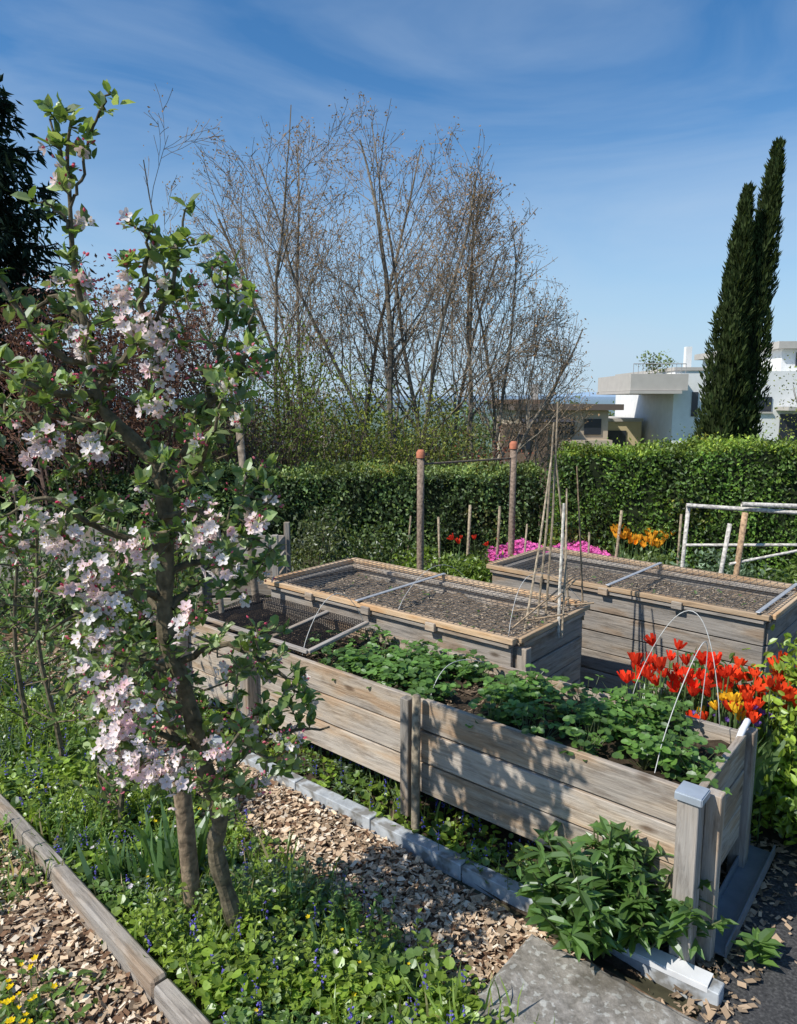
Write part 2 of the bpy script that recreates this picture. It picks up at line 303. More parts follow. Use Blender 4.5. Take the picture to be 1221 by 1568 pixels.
c=A3(1.16,2.24,.014)+e1*.06;m=Mesher();m.raw([c-e2*3,c+e2*6,c+e2*6-e1*4,c-e2*3-e1*4],(.05,.05,.05),None,[[0,3,2,1]]);m.build('asphalt_path',[M_asph])
m=Mesher()
def sheetbox(p0,p1,wv,th,col):
    ctr=(np.asarray(p0)+p1)/2;m.box(ctr,(np.asarray(p1)-p0)/2,np.asarray(wv)/2,A3(0,0,th/2),col)
a=A3(1.19,2.45,.035);b=a+e2*.75+A3(0,0,.03)
gc=(.24,.27,.31)
sheetbox(a,b,-e1*.1,.006,gc);sheetbox(a+e1*.053+A3(0,0,.025),b+e1*.053+A3(0,0,.025),e1*.006,.06,gc);sheetbox(a-e1*.053+A3(0,0,.02),b-e1*.053+A3(0,0,.02),e1*.006,.05,gc)
m.build('metal_gutter',[M_metal])
m=Mesher();a=A3(.84,2.46,.075);b=A3(1.10,2.25,.085);wv=nrm(A3(.62,.78,0))
sheetbox(a,b,wv*.07,.004,(.75,.76,.76));sheetbox(a-wv*.037+A3(0,0,-.012),b-wv*.037+A3(0,0,-.012),wv*.003,.022,(.75,.76,.76))
m.build('metal_flashing',[attmat('white_sheet',.4,10,.85,1.05,.05,.5)])
m=Mesher();n_=700;P=A3(1.1,2.3,.03)+e2*U(-.3,1.1,n_)[:,None]+e1*U(-.25,.3,n_)[:,None]*U(0,1,n_)[:,None];P[:,2]=U(.02,.035,n_)
m.inst(CHIP,P,rdir(n_)*A3(1,1,.2),rdir(n_)*.5+A3(0,0,1),U(.008,.04,n_),A3(.42,.31,.21)*U(.3,1.3,n_)[:,None],wid=U(.6,2,n_));m.build('leaf_litter',[M_chip])

# ------------------------------------------------------------------ raised beds
def wallplanks(e,pa,pb,z0,z1,nn,mat,tag,th=.028,split=None):
    h=(z1-z0)/nn
    for i in range(nn):
        z=z0+h*(i+.5);parts=[(0,1)] if split is None else [(0,split),(split,1)]
        for j,(u0,u1) in enumerate(parts):
            a=np.array([*(pa*(1-u0)+pb*u0)[:2],z+U(-.003,.003)]);b=np.array([*(pa*(1-u1)+pb*u1)[:2],z+U(-.004,.004)])
            dd=nrm(b-a)*.002
            beam('%s_plank_%d_%d'%(tag,i,j),a+dd,b-dd,th+.005*(i%2),h-.009,mat,e)
def bed(name,A_,e1,e2,Ln,W,z0,z1,nn,mat,soil,soilz,split=None):
    e=empty(name,(*(A_+e1*Ln/2+e2*W/2)[:2],0))
    B=A_+e1*Ln;C_=B+e2*W;D=A_+e2*W
    wallplanks(e,A_,B,z0,z1,nn,mat,'front',split=split)
    wallplanks(e,A_+e2*.018,D-e2*.018,z0,z1,nn,mat,'side');wallplanks(e,D,C_,z0,z1,nn,mat,'back');wallplanks(e,B+e2*.018,C_-e2*.018,z0,z1,nn,mat,'end')
    n1,n2=50,16;s_,t_=np.meshgrid(np.linspace(.02,Ln-.02,n1),np.linspace(.02,W-.02,n2))
    P=A_[None,None]+e1*s_[...,None]+e2*t_[...,None];P[...,2]=soilz+.012*np.sin(s_*13+t_*9)+.01*rng.normal(size=s_.shape)
    m=Mesher();I=np.arange(s_.size).reshape(s_.shape);m.raw(P.reshape(-1,3),(.1,.1,.1),None,np.stack([I[:-1,:-1],I[1:,:-1],I[1:,1:],I[:-1,1:]],-1).reshape(-1,4));m.build('soil',[soil],e,True)
    return e,A_,B,C_,D
b1,A1,B1,C1,D1=bed('raised_bed',A3(1.09,2.43,0),nrm(A3(-1.76,1.50,0)),nrm(A3(.64,.77,0)),3.25,.62,.22,.7,3,M_wood,M_soil,.63,split=.405)
f1=nrm(B1-A1);g1=nrm(D1-A1)
def post(e,name,p,z0,z1,w,mat,lean=(0,0),rot=None):
    beam(name,(p[0],p[1],z0),(p[0]+lean[0],p[1]+lean[1],z1),w,w,mat,e,up=tuple(rot if rot is not None else g1))
post(b1,'corner_post',A1-g1*.058+f1*.0,-.02,.715,.075,M_wood2,(.0,.01))
post(b1,'corner_post_side',A1-f1*.05+g1*.05,.0,.69,.055,M_wood)
post(b1,'mid_post',A1+f1*1.34-g1*.045,.1,.7,.05,M_wood2)
post(b1,'left_post',A1+f1*2.55-g1*.055,0,.7,.075,M_wood2)
post(b1,'back_post',D1+g1*.055,.0,.69,.07,M_wood2);post(b1,'end_post',B1-g1*.055,0,.7,.07,M_wood2)
m=Mesher();c=A1-g1*.055+A3(0,.008,.721);m.box(c,f1*.046,g1*.046,A3(0,0,.0025),(.45,.5,.55));m.box(c+A3(0,0,-.014)-g1*.048,f1*.046,g1*.002,A3(0,0,.012),(.4,.45,.5));m.box(c+A3(0,0,-.014)-f1*.048,f1*.002,g1*.046,A3(0,0,.012),(.4,.45,.5))
m.build('metal_cap',[M_metal],b1)
m=Mesher();c=A1+f1*1.27-g1*.065;m.tube([c+A3(0,0,-.05),c+A3(0,0,.35),c+A3(0.003,0,.735)],[.021,.021,.02],(.3,.25,.18),12);m.build('round_stake',[M_bark],b1,True)
def meshpanel(name,o,a,b,na,nb,r,col,parent,mi=M_twig):
    m=Mesher();P0=[];P1=[]
    for i in range(na+1): P0.append(o+a*i/na);P1.append(o+a*i/na+b)
    for i in range(nb+1): P0.append(o+b*i/nb);P1.append(o+b*i/nb+a)
    m.segs(P0,P1,r,r,col,3);return m.build(name,[mi],parent)
o=B1-f1*1.1+g1*.06+A3(0,0,.71);meshpanel('net_cover',o,f1*1.05,g1*.5+A3(0,0,.05),60,30,.0024,(.02,.02,.022),b1)
for i,(q0,q1) in enumerate([(o,o+f1*1.05),(o,o+g1*.5+A3(0,0,.05)),(o+f1*.35,o+f1*.35+g1*.5+A3(0,0,.05))]): beam('net_batten_%d'%i,q0,q1,.03,.02,M_wood2,b1)

def lidbed(A_,f,g,Ln,W,mat,bars,overA=.0):
    e,A_,B,C_,D=bed('raised_bed',A_,f,g,Ln,W,.0,.74,5,mat,M_drysoil,.68)
    z=A3(0,0,.765);a=A_-g*.03-f*.03+z;b=B-g*.03+f*.03+z;c=C_+g*.03+f*.03+z;d=D+g*.03-f*.03+z
    for nm,q0,q1 in (('rim_front',A_,B),('rim_back',D,C_),('rim_a',A_+g*.05,D-g*.05),('rim_b',B+g*.05,C_-g*.05)):
        beam(nm,q0+A3(0,0,.752),q1+A3(0,0,.752),.09,.022,mat,e)
    zz=A3(0,0,.022)
    beam('lid_front',a+zz,b+zz,.05,.034,M_batten,e);beam('lid_back',d+zz,c+zz,.05,.034,M_batten,e)
    beam('lid_end_a',a+g*.03+zz,d-g*.03+zz,.05,.03,M_batten,e);beam('lid_end_b',b+g*.03+zz,c-g*.03+zz,.05,.03,M_batten,e)
    for t_ in (.25,.5,.75):
        q=a+(b-a)*t_-g*.028+A3(0,0,.0);beam('lid_block',q,q+f*.07,.03,.05,M_wood,e)
    meshpanel('wire_mesh',a+zz*1.85,b-a,d-a,int(Ln/.045),int(W/.045),.0019,(.1,.1,.1),e)
    for k_,t_ in enumerate(bars):
        q=a+(b-a)*t_+zz*2.4;beam('metal_bar_%d'%k_,q-g*.04,q+(d-a)*1.0,.028,.008,M_metalbar,e)
    return e
M_metalbar=rampmat('metal_bar',[(.35,.36,.37),(.5,.51,.52)],20,.45,.1,metal=.2)
f2=nrm(A3(-1.55,1.30,0));g2=nrm(A3(.62,.75,0))
b2=lidbed(A3(.64,3.86,0),f2,g2,2.06,.88,M_wood2,[.55])
f3=nrm(A3(-1.49,1.36,0));g3=nrm(A3(.64,.72,0))
b3=lidbed(A3(2.28,4.30,0),f3,g3,2.05,.86,M_wood2,[.03,.5])
post(b2,'corner_post',A3(.64,3.86,0)-f2*.05+g2*.04,0,.74,.06,M_wood,rot=g2)

# ------------------------------------------------------------------ hedges
def hedge(name,p0,p1,h0,h1,Td,N_,lsz,base,topc):
    m=Mesher();p0=np.array(p0,float);p1=np.array(p1,float);d=nrm(p1-p0);nf=np.array([d[1],-d[0],0])
    if nf[1]>0: nf=-nf
    Ln=np.linalg.norm(p1-p0);hm=(h0+h1)/2;a1=Ln*hm;a2=Ln*Td;a3=Td*hm
    tot=2*a1+a2+2*a3*1.
    def bulge(s,t): return .04*np.sin(s*3.1+t*2.3)+.035*np.sin(s*7.7-t*5.1+1)+.02*np.sin(s*15+t*13)
    def put(P,nv,NN,key,cc):
        bb=bulge(key[0],key[1])+rng.normal(size=NN)*.03
        bb=np.where(U(0,1,NN)<.04,bb+U(0,.12,NN),bb)
        P=P+nv*bb[:,None]
        nh=nrm(nv+rdir(NN)*.75);dd=rdir(NN)+A3(0,0,.5)
        v=(U(.4,1.35,NN)*(1+7*bulge(key[0]*1.7,key[1]*1.3)))[:,None]
        c=cc*v;yl=(U(0,1,NN)<.18)[:,None];c=np.where(yl,c*A3(1.6,1.35,1.0),c)
        br=(np.sin(key[0]*2.3+1)*np.sin(key[1]*4+key[0])>.8)&(U(0,1,NN)<.5);c=np.where(br[:,None],c*A3(1.3,.85,.8),c)
        m.inst(L4,P,dd,nh,U(.6,1.3,NN)*lsz,c)
    for sgn,off,fr in ((1,0,.75),(-1,Td,.15)):
        NN=int(N_*fr*a1*1.5/tot);s=U(0,Ln,NN);u=U(0,1,NN);h=h0+(h1-h0)*s/Ln
        P=p0+d*s[:,None]-nf*off+A3(0,0,1)*(u*h)[:,None];put(P,nf*sgn,NN,(s,u*h),base)
    NN=int(N_*a2*1.6/tot);s=U(0,Ln,NN);u=U(0,Td,NN);h=h0+(h1-h0)*s/Ln
    put(p0+d*s[:,None]-nf*u[:,None]+A3(0,0,1)*h[:,None],A3(0,0,1),NN,(s,u+3),topc)  # lighter top leaves: sunlit tone painted in, plus yellowish new growth
    for sgn,ss_ in ((-1,0),(1,Ln)):
        NN=int(N_*a3/tot);u=U(0,Td,NN);z=U(0,h0 if ss_==0 else h1,NN);put(p0+d*ss_-nf*u[:,None]+A3(0,0,1)*z[:,None],d*sgn,NN,(u,z),base)
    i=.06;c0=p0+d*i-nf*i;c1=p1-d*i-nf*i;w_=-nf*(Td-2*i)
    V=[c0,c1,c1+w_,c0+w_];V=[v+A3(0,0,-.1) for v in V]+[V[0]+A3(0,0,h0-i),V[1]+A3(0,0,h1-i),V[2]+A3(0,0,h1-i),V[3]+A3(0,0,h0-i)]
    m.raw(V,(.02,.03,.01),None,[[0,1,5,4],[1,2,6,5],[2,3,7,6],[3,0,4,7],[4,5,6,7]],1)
    return m.build(name,[M_hleaf,M_dark])
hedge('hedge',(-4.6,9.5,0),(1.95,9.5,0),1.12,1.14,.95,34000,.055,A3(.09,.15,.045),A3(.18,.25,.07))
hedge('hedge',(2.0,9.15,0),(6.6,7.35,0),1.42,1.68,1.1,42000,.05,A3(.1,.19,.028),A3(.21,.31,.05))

# ------------------------------------------------------------------ bare trees
TX=[-4.4,-3.7,-2.6,-1.3,.4,1.2,2.0,2.8,3.5,3.8];TZ=[5.6,7.0,7.2,7.9,7.5,6.9,6.0,5.3,4.2,2.6]
def outside(p,s=1):
    return p[2]>np.interp(p[0],TX,TZ)+U(-.7,.15) or p[0]<-4.2-U(0,.3) or p[0]>3.65+U(0,.2)
def grow(seg,tips,p,d,L_,r,depth,cfg):
    n=cfg['n'][depth];sl_=L_/n;up=cfg['up'][depth];wob=cfg['wob'][depth];ch=cfg['ch'][depth]
    spawn=np.sort(U(cfg['from'][depth],1,ch)) if ch else []
    k=0;r0=r;rp=r
    for i in range(n):
        d=nrm(d+rng.normal(size=3)*wob+A3(0,0,up));r1=max(r0*(1-.8*(i+1)/n),cfg['rmin']);q=p+d*sl_
        if cfg.get('clip') and outside(q): break
        seg.append((p,q,rp,r1));rp=r1
        while k<len(spawn) and spawn[k]<=(i+1)/n:
            tt=spawn[k];ax_=nrm(np.cross(d,rng.normal(size=3)));an=math.radians(U(*cfg['ang'][depth]))
            nd=d*math.cos(an)+ax_*math.sin(an)
            grow(seg,tips,p+d*sl_*U(.1,.9),nd,L_*cfg['lf'][depth]*(1.15-.6*tt)*U(.7,1.2),max(r1*.5,cfg['rmin']),depth+1,cfg);k+=1
        p=q
    if depth>=2: tips.append((p,d))
def bare_tree(name,base,stems,cfg,col=(.26,.225,.175),bud=(.4,.25,.14),nb=2,bs=.042):
    seg=[];tips=[];m=Mesher()
    for (dx,dy,dz,L_,r) in stems:
        grow(seg,tips,np.array(base,float)+A3(dx*.25,dy*.12,0),nrm(A3(dx,dy,dz)),L_,r,0,cfg)
    P0=np.array([s[0] for s in seg]);P1=np.array([s[1] for s in seg]);R0=np.array([s[2] for s in seg]);R1=np.array([s[3] for s in seg])
    big=R0>.02;cv=U(.6,1.3,len(seg))[:,None]*np.array(col);cv=np.where((R0<.008)[:,None],cv*A3(1.12,1.0,.9),cv)
    m.segs(P0[big],P1[big],R0[big],R1[big],cv[big]*.75,7,0);m.segs(P0[~big],P1[~big],R0[~big],R1[~big],cv[~big],3,2)
    if nb:
        tp=np.array([t[0] for t in tips]);tp=np.repeat(tp,nb,0);NN=len(tp);tp=tp+rng.normal(size=(NN,3))*.05
        m.inst(L4,tp,rdir(NN),rdir(NN),U(.5,1.5,NN)*bs,np.array(bud)*U(.5,1.4,NN)[:,None],1)
    m.build(name,[M_bark,M_far,M_twig]);return len(seg)
cfg=dict(n=[14,8,5,3],up=[.035,.05,.04,.03],wob=[.06,.1,.13,.16],ch=[17,9,5,0],ang=[(20,46),(24,52),(25,60),(0,0)],lf=[.42,.42,.42,0],rmin=.004,clip=True)
cfg['from']=[.2,.12,.1,0]
tot=0
for base,stems in [
    ((-2.0,14.6,-.7),[(-.66,0,1,7.6,.055),(-.36,.1,1,8.0,.06),(-.15,-.1,1,8.2,.055),(.06,.1,1,8.4,.05),(-.5,-.1,1,7.4,.05)]),
    ((-1.15,15.4,-.8),[(-.1,0,1,9,.065),(.12,.1,1,9,.06),(-.28,.1,1,8.6,.05)]),
    ((-.1,14.4,-.7),[(.05,0,1,8.3,.085),(.22,.1,1,8.2,.055),(-.16,.0,1,8.2,.055)]),
    ((.8,15,-.8),[(-.05,0,1,8.4,.06),(.16,.05,1,8,.05),(.34,0,1,7.6,.05)]),
    ((1.5,14.4,-.7),[(.05,0,1,7.2,.05),(.28,.1,1,6.6,.05),(.46,0,1,6.0,.045)]),
    ((1.9,15.2,-.8),[(.16,0,1,6.4,.05),(.38,.1,1,5.8,.045),(.62,0,1,5.2,.045)])]:
    tot+=bare_tree('bare_tree',base,stems,cfg)
print('segs',tot)

def bush(name,c,r,K,N_,lsz,col,mat=None,base=None,twig=(.14,.11,.08),T_=L4,spread=.22,tr=.012,var=.5,flat=.35):
    m=Mesher();c=np.array(c,float);r=np.array(r,float)
    q=rdir(K)*(U(0,1,K)**.45)[:,None];cl=c+q*r
    base=np.array(base if base is not None else c-A3(0,0,r[2]));mid=base+(cl-base)*.5+A3(0,0,.1)*r[2]+rng.normal(size=(K,3))*.06*r
    if tr:
        m.segs(np.tile(base,(K,1)),mid,tr*1.4,tr,np.array(twig),4,1);m.segs(mid,cl,tr,tr*.4,np.array(twig),3,1)
    idx=rng.integers(0,K,N_);off=rng.normal(size=(N_,3))*spread*r;P=cl[idx]+off
    sh=(.55+.6*U(0,1,K))[idx];v=(sh*U(1-var,1+var,N_))[:,None]
    m.inst(T_,P,rdir(N_)+A3(0,0,.2),rdir(N_)+nrm(off)*flat+A3(0,0,.5),U(.6,1.3,N_)*lsz,np.array(col)*v,0)
    return m.build(name,[mat or M_leaf,M_twig])
for c,r,K,NN,col in [((-2.0,12.6,1.7),(.9,.8,1.5),60,3200,(.18,.24,.06)),((-.9,12.9,1.4),(1.0,.8,1.2),60,3000,(.24,.28,.06)),((.2,13,1.2),(.9,.7,1.3),60,2600,(.24,.27,.07)),((-3.0,12.2,1.5),(1.0,.8,1.4),60,2800,(.12,.17,.05)),((1.0,13.4,.9),(.8,.7,1.1),50,1800,(.22,.24,.08)),((-1.6,16.5,1.0),(2.2,.8,2.0),90,5000,(.17,.22,.07)),((.4,16.8,.6),(1.9,.8,1.9),90,5000,(.17,.22,.07))]:
    bush('green_shrub',c,r,K,NN,.065,col,M_far,base=(c[0],c[1],-.7))
for c,r in [((1.55,13.0,.7),(.7,.6,.9))]:
    bush('red_shrub',c,r,50,1500,.05,(.26,.1,.07),M_far,base=(c[0],c[1],-.5))
bush('purple_shrub',(-3.9,9.9,2.2),(1.5,.9,1.3),100,9500,.055,(.12,.055,.045),base=(-3.9,9.9,0))
bush('purple_shrub',(-2.4,10.9,1.6),(1.0,.7,.9),60,2900,.05,(.12,.07,.055),base=(-2.4,10.9,0))
cfgs=dict(cfg);cfgs.update(n=[8,6,4,3],ch=[10,6,4,0],rmin=.005,clip=False)
for b_ in ((-4.5,9.6,0),(-3.5,9.8,0)):
    bare_tree('bare_shrub',b_,[(U(-.3,.3),0,1,3.0,.03) for _ in range(6)],cfgs,(.2,.13,.1),(.17,.08,.06),2,.04)
m=Mesher();K=190;cx=U(-42,42,K);cy=U(39,75,K);cr=U(1.4,3.0,K);tp_z=U(-1.2,2.8,K);cz=tp_z-cr
idx=np.repeat(np.arange(K),230);NN=len(idx);q=rdir(NN)*(U(0,1,NN)**.3)[:,None];q[:,2]*=1.5
P=np.stack([cx,cy,cz-cr*.5],-1)[idx]+q*np.stack([cr,cr,cr*1.0],-1)[idx]
tint=np.array([[.13,.19,.07],[.18,.21,.09],[.17,.16,.12],[.11,.16,.08]])[rng.integers(0,4,K)]
m.inst(L4,P,rdir(NN),rdir(NN)+A3(0,0,.6),U(.25,.55,NN),tint[idx]*U(.5,1.5,NN)[:,None]);m.segs(np.stack([cx,cy,cz*0-10],-1),np.stack([cx,cy,cz],-1),.15,.1,(.1,.08,.06),5,1);m.build('distant_trees',[M_far,M_twig])
m=Mesher();xs=np.linspace(-4000,4000,200)
for (yy,h,c_) in ((2600,30,(.2,.29,.36)),(3800,62,(.3,.42,.55))):  # bluish haze painted into the ridge colours, paler on the farther one
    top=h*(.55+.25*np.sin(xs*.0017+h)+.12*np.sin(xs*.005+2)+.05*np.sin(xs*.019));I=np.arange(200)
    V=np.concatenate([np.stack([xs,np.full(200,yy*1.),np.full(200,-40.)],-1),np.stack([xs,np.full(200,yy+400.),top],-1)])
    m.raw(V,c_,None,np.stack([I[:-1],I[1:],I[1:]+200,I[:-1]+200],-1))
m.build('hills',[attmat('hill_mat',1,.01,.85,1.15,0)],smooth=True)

def spruce(name,b,H_,R_):
    m=Mesher();b=np.array(b,float);m.segs([b],[b+A3(0,0,H_)],.14,.015,(.05,.04,.03),7,1)
    P=[];D=[]
    for i in range(330):
        t=U(.05,.99)**.85;z=H_*t;L_=R_*(1-t)**.75*U(.55,1.25)+.08;a=U(0,6.28);d=A3(math.cos(a),math.sin(a),0)
        pts=[b+A3(0,0,z)+d*L_*s-A3(0,0,1)*L_*(.45*s-.28*s*s*s) for s in np.linspace(0,1,6)]
        m.segs(pts[:-1],pts[1:],.015,.01,(.05,.04,.03),3,1)
        k=int(24+90*L_/R_);s=U(.12,1,k);q=b+A3(0,0,z)+d*(L_*s)[:,None]-A3(0,0,1)*(L_*(.45*s-.28*s**3))[:,None]
        P.append(q+rng.normal(size=(k,3))*A3(.06,.06,.04));D.append(np.tile(d*.5,(k,1))+rng.normal(size=(k,3))*.5-A3(0,0,.7))
    P=np.concatenate(P);D=np.concatenate(D);NN=len(P)
    m.inst(L4,P,D,rdir(NN),U(.1,.26,NN),A3(.022,.038,.028)*U(.5,1.7,NN)[:,None],0,wid=.5);m.build(name,[M_far,M_twig])
spruce('spruce_tree',(-6.6,12.2,-.2),7.6,2.5)

def cypress(name,b,tp,R_,N_):
    m=Mesher();b=np.array(b,float);tp=np.array(tp,float);ax_=tp-b
    def prof(t): return R_*np.clip(np.minimum(1,(t+.02)*7),0,1)*(1-t**2.2)**.8*(1-.25*t)
    t=U(0,1,N_)**1.05;a=U(0,6.283,N_)
    lump=1+.16*np.sin(a*3+t*21)+.13*np.sin(a*5-t*43)+.08*np.sin(t*90+a*2)
    r=prof(t)*lump*U(.78,1.12,N_)+.02
    P=b+ax_*t[:,None]+np.stack([np.cos(a)*r,np.sin(a)*r,0*a],-1)
    o_=np.stack([np.cos(a),np.sin(a),0*a],-1)
    m.inst(L4,P,o_*.45+A3(0,0,1)+rng.normal(size=(N_,3))*.25,o_+rdir(N_)*.6,U(.08,.22,N_),A3(.075,.105,.04)*(U(.4,1.6,N_)*(.6+.5*(lump-.7)))[:,None],0,wid=.6)
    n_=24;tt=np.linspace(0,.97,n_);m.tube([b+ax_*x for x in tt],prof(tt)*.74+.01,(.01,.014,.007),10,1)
    m.build(name,[M_far,M_dark])
cypress('cypress_tree',(6.9,16,-1.2),(7.38,16,6.5),.43,10000)
cypress('cypress_tree',(7.4,16.3,-1.2),(8.1,16.3,7.5),.46,11000)

# ------------------------------------------------------------------ buildings
def house_parts(e,lst,mats):
    for nm,(x0,x1,y0,y1,z0,z1),mk in lst:
        m=Mesher();m.box(((x0+x1)/2,(y0+y1)/2,(z0+z1)/2),A3((x1-x0)/2,0,0),A3(0,(y1-y0)/2,0),A3(0,0,(z1-z0)/2),mats[mk]);m.build(nm,[M_glass if mk=='glass' else M_wall],e)
M_wall=attmat('render_wall',.9,3,.93,1.04,.1);M_glass=attmat('window_glass',.12,2,.9,1.1,0,.6)
MC=dict(white=(.8,.8,.77),conc=(.5,.47,.42),glass=(.03,.035,.045),beige=(.5,.41,.3),roof=(.14,.11,.09),brown=(.2,.14,.1),yel=(.6,.5,.3),frame=(.3,.3,.3),grey=(.4,.38,.35))
e=empty('modern_house',(14,32,0))
house_parts(e,[('main_block',(11.35,17.2,30,38,-5,3.35),'white'),('upper_floor',(16.2,22,31,39,3.36,4.3),'white'),('roof_slab',(15.9,22.4,30.7,39.4,4.31,4.6),'conc'),
 ('terrace_balcony',(9.3,11.6,29.2,34,2.55,3.2),'conc'),('terrace_slab',(9.25,11.34,29.1,34,2.42,2.54),'conc'),('chimney',(12.15,12.4,31,31.25,3.52,4.4),'white'),('roof_edge',(11.3,15.1,29.95,38.1,3.36,3.5),'conc'),
 ('window',(12.1,12.35,29.95,30.03,1.5,2.5),'glass'),('window_2',(11.8,12.6,29.95,30.03,-.6,.3),'glass'),('window_3',(14.6,15.4,29.95,30.03,1.7,2.3),'glass'),('window_4',(15.8,16.6,29.95,30.03,.2,1.6),'glass'),('window_5',(16.8,20.5,30.95,31.03,3.6,4.15),'glass'),
 ('sill_3',(14.55,15.45,29.9,29.99,1.62,1.69),'conc'),('canopy',(15.6,17.19,29.0,29.98,1.75,1.9),'conc'),
 ('east_wing',(17.21,24,31,40,-5,3.3),'white'),('window_6',(18,19.5,30.95,31.03,1.0,2.4),'glass'),('east_balcony',(17.3,21,29.8,30.93,.1,.9),'conc')],MC)
m=Mesher()
for x in np.linspace(9.4,11.5,12): m.segs([(x,29.25,3.2)],[(x,29.25,3.6)],.012,.012,(.35,.35,.35),4)
m.segs([(9.4,29.25,3.6)],[(11.5,29.25,3.6)],.018,.018,(.35,.35,.35),4);m.build('railing',[M_twig],e)
bush('terrace_plants',(10.8,31,3.8),(.7,.5,.4),14,300,.13,(.2,.25,.1),M_far,tr=.012)
e=empty('brown_house',(7,32,0))
house_parts(e,[('walls',(5.0,8.7,30,37,-5,1.75),'beige'),('roof_slab',(4.7,9.2,29.6,37.4,1.76,2.0),'roof'),('upper_left',(4.4,6.4,31,36,2.01,2.2),'brown'),
 ('gable_block',(4.2,6.0,29.0,29.9,-5,1.2),'brown'),('window',(6.6,7.3,29.94,30.02,.75,1.4),'glass'),('window_2',(7.7,8.4,29.94,30.02,.75,1.4),'glass'),('window_4',(4.8,5.3,28.94,29.02,.2,.8),'glass'),('balcony',(6.5,8.7,29.3,29.98,-.15,.55),'beige'),('chimney',(6.05,6.35,33,33.3,2.21,2.9),'conc'),('garage',(8.75,11.1,33,38,-4,1.2),'yel'),('garage_roof',(8.72,11.14,32.9,38.1,1.21,1.35),'conc'),('window_3',(9.3,10.4,32.95,33.03,.1,.8),'glass')],MC)
m=Mesher();V=[(5.0,29.2,1.3),(7.2,29.2,1.3),(6.9,31.5,1.755),(5.3,31.5,1.755)];m.raw(V,(.07,.07,.08),None,[[0,1,2,3]]);m.build('slate_roof',[M_wall],e)
bush('leafy_tree',(9.9,22,.1),(1.3,1.2,1.6),70,2900,.08,(.2,.26,.09),M_far,base=(9.9,22,-3))
bush('leafy_tree',(5.9,21,-.9),(.9,.8,1.1),40,1800,.09,(.17,.23,.07),M_far,base=(5.9,21,-3))
bush('leafy_tree',(12.4,20,1.5),(1.8,1.4,2.5),90,3600,.08,(.26,.29,.08),M_far,base=(12.4,20,-3),tr=.02)

# ------------------------------------------------------------------ APPLE TREE
m=Mesher()
trunk=np.array([(-.6,2.51,-.03),(-.645,2.49,.2),(-.685,2.46,.45),(-.66,2.45,.58),(-.70,2.42,.8),(-.745,2.4,1.07),(-.80,2.38,1.3),(-.79,2.38,1.55),(-.775,2.36,1.72),(-.79,2.34,1.88),(-.87,2.31,2.0),(-.94,2.28,2.1),(-.96,2.26,2.33),(-.965,2.22,2.52),(-.955,2.2,2.68),(-.945,2.18,2.8),(-.92,2.16,2.88)])
def smooth(P,k=4):
    P=np.asarray(P);out=[]
    Q=np.vstack([2*P[0]-P[1],P,2*P[-1]-P[-2]])
    for i in range(1,len(Q)-2):
        for t in np.arange(k)/k:
            out.append(.5*((2*Q[i])+(-Q[i-1]+Q[i+1])*t+(2*Q[i-1]-5*Q[i]+4*Q[i+1]-Q[i+2])*t*t+(-Q[i-1]+3*Q[i]-3*Q[i+1]+Q[i+2])*t**3))
    out.append(P[-1]);return np.array(out)
tp=smooth(trunk,5);rr=np.interp(np.linspace(0,1,len(tp)),[0,.06,.2,.45,.6,.72,.85,1],[.042,.032,.03,.028,.024,.013,.0065,.0035])
rr=rr*(1+.1*np.sin(np.arange(len(tp))*1.7));bc=A3(.15,.125,.08)
m.tube(tp,rr,bc,12,1)
nodes=[*tp[18:64]]
limbs=[[(-.78,2.36,1.8),(-.66,2.3,1.98),(-.56,2.3,2.25),(-.52,2.28,2.5)],
 [(-.95,2.28,2.2),(-1.05,2.22,2.26),(-1.2,2.2,2.48),(-1.33,2.15,2.72)],
 [(-.79,2.36,1.7),(-.66,2.25,1.76),(-.5,2.22,1.72),(-.38,2.2,1.82)],
 [(-.79,2.38,1.6),(-.95,2.3,1.68),(-1.1,2.22,1.8),(-1.26,2.2,1.72)],
 [(-.76,2.4,1.2),(-.6,2.35,1.28),(-.42,2.3,1.22),(-.31,2.3,1.1)],
 [(-.75,2.4,1.12),(-.88,2.3,1.25),(-1.02,2.2,1.33)],
 [(-.71,2.42,.85),(-.85,2.32,.98),(-1.0,2.25,.95)],
 [(-.66,2.45,.7),(-.56,2.4,.86),(-.42,2.36,.95),(-.24,2.36,.98)],
 [(-.78,2.36,1.9),(-.95,2.42,2.0),(-1.15,2.4,2.06),(-1.3,2.4,2.05)],
 [(-.79,2.38,1.52),(-.62,2.5,1.56),(-.47,2.5,1.52)],
 [(-.94,2.28,2.15),(-.78,2.25,2.3),(-.68,2.2,2.42),(-.63,2.2,2.62)],
 [(-.95,2.27,2.3),(-1.08,2.35,2.42),(-1.2,2.35,2.36)],
 [(-.95,2.28,2.12),(-1.1,2.15,2.15),(-1.2,2.05,2.28)],
 [(-.79,2.38,1.45),(-.9,2.2,1.5),(-1.05,2.05,1.42)],
 [(-.78,2.38,1.4),(-.7,2.6,1.5),(-.65,2.75,1.7)],[(-.77,2.38,1.3),(-.95,2.55,1.45),(-1.1,2.6,1.6)],
 [(-.77,2.36,1.8),(-.6,2.15,1.9),(-.5,2.05,2.1)],[(-.74,2.4,1.0),(-.9,2.5,1.1),(-1.0,2.5,1.25)],
 [(-.62,2.3,2.08),(-.48,2.25,2.2),(-.43,2.2,2.36)],[(-.8,2.25,2.28),(-.75,2.2,2.45),(-.73,2.2,2.58)]]
limbs2=[[(-.955,2.2,2.6),(-1.0,2.19,2.65),(-1.05,2.18,2.68)],[(-.955,2.2,2.66),(-.9,2.18,2.77),(-.84,2.16,2.9),(-.80,2.15,2.95)],[(-.945,2.2,2.74),(-.97,2.18,2.82),(-.985,2.18,2.93)]]
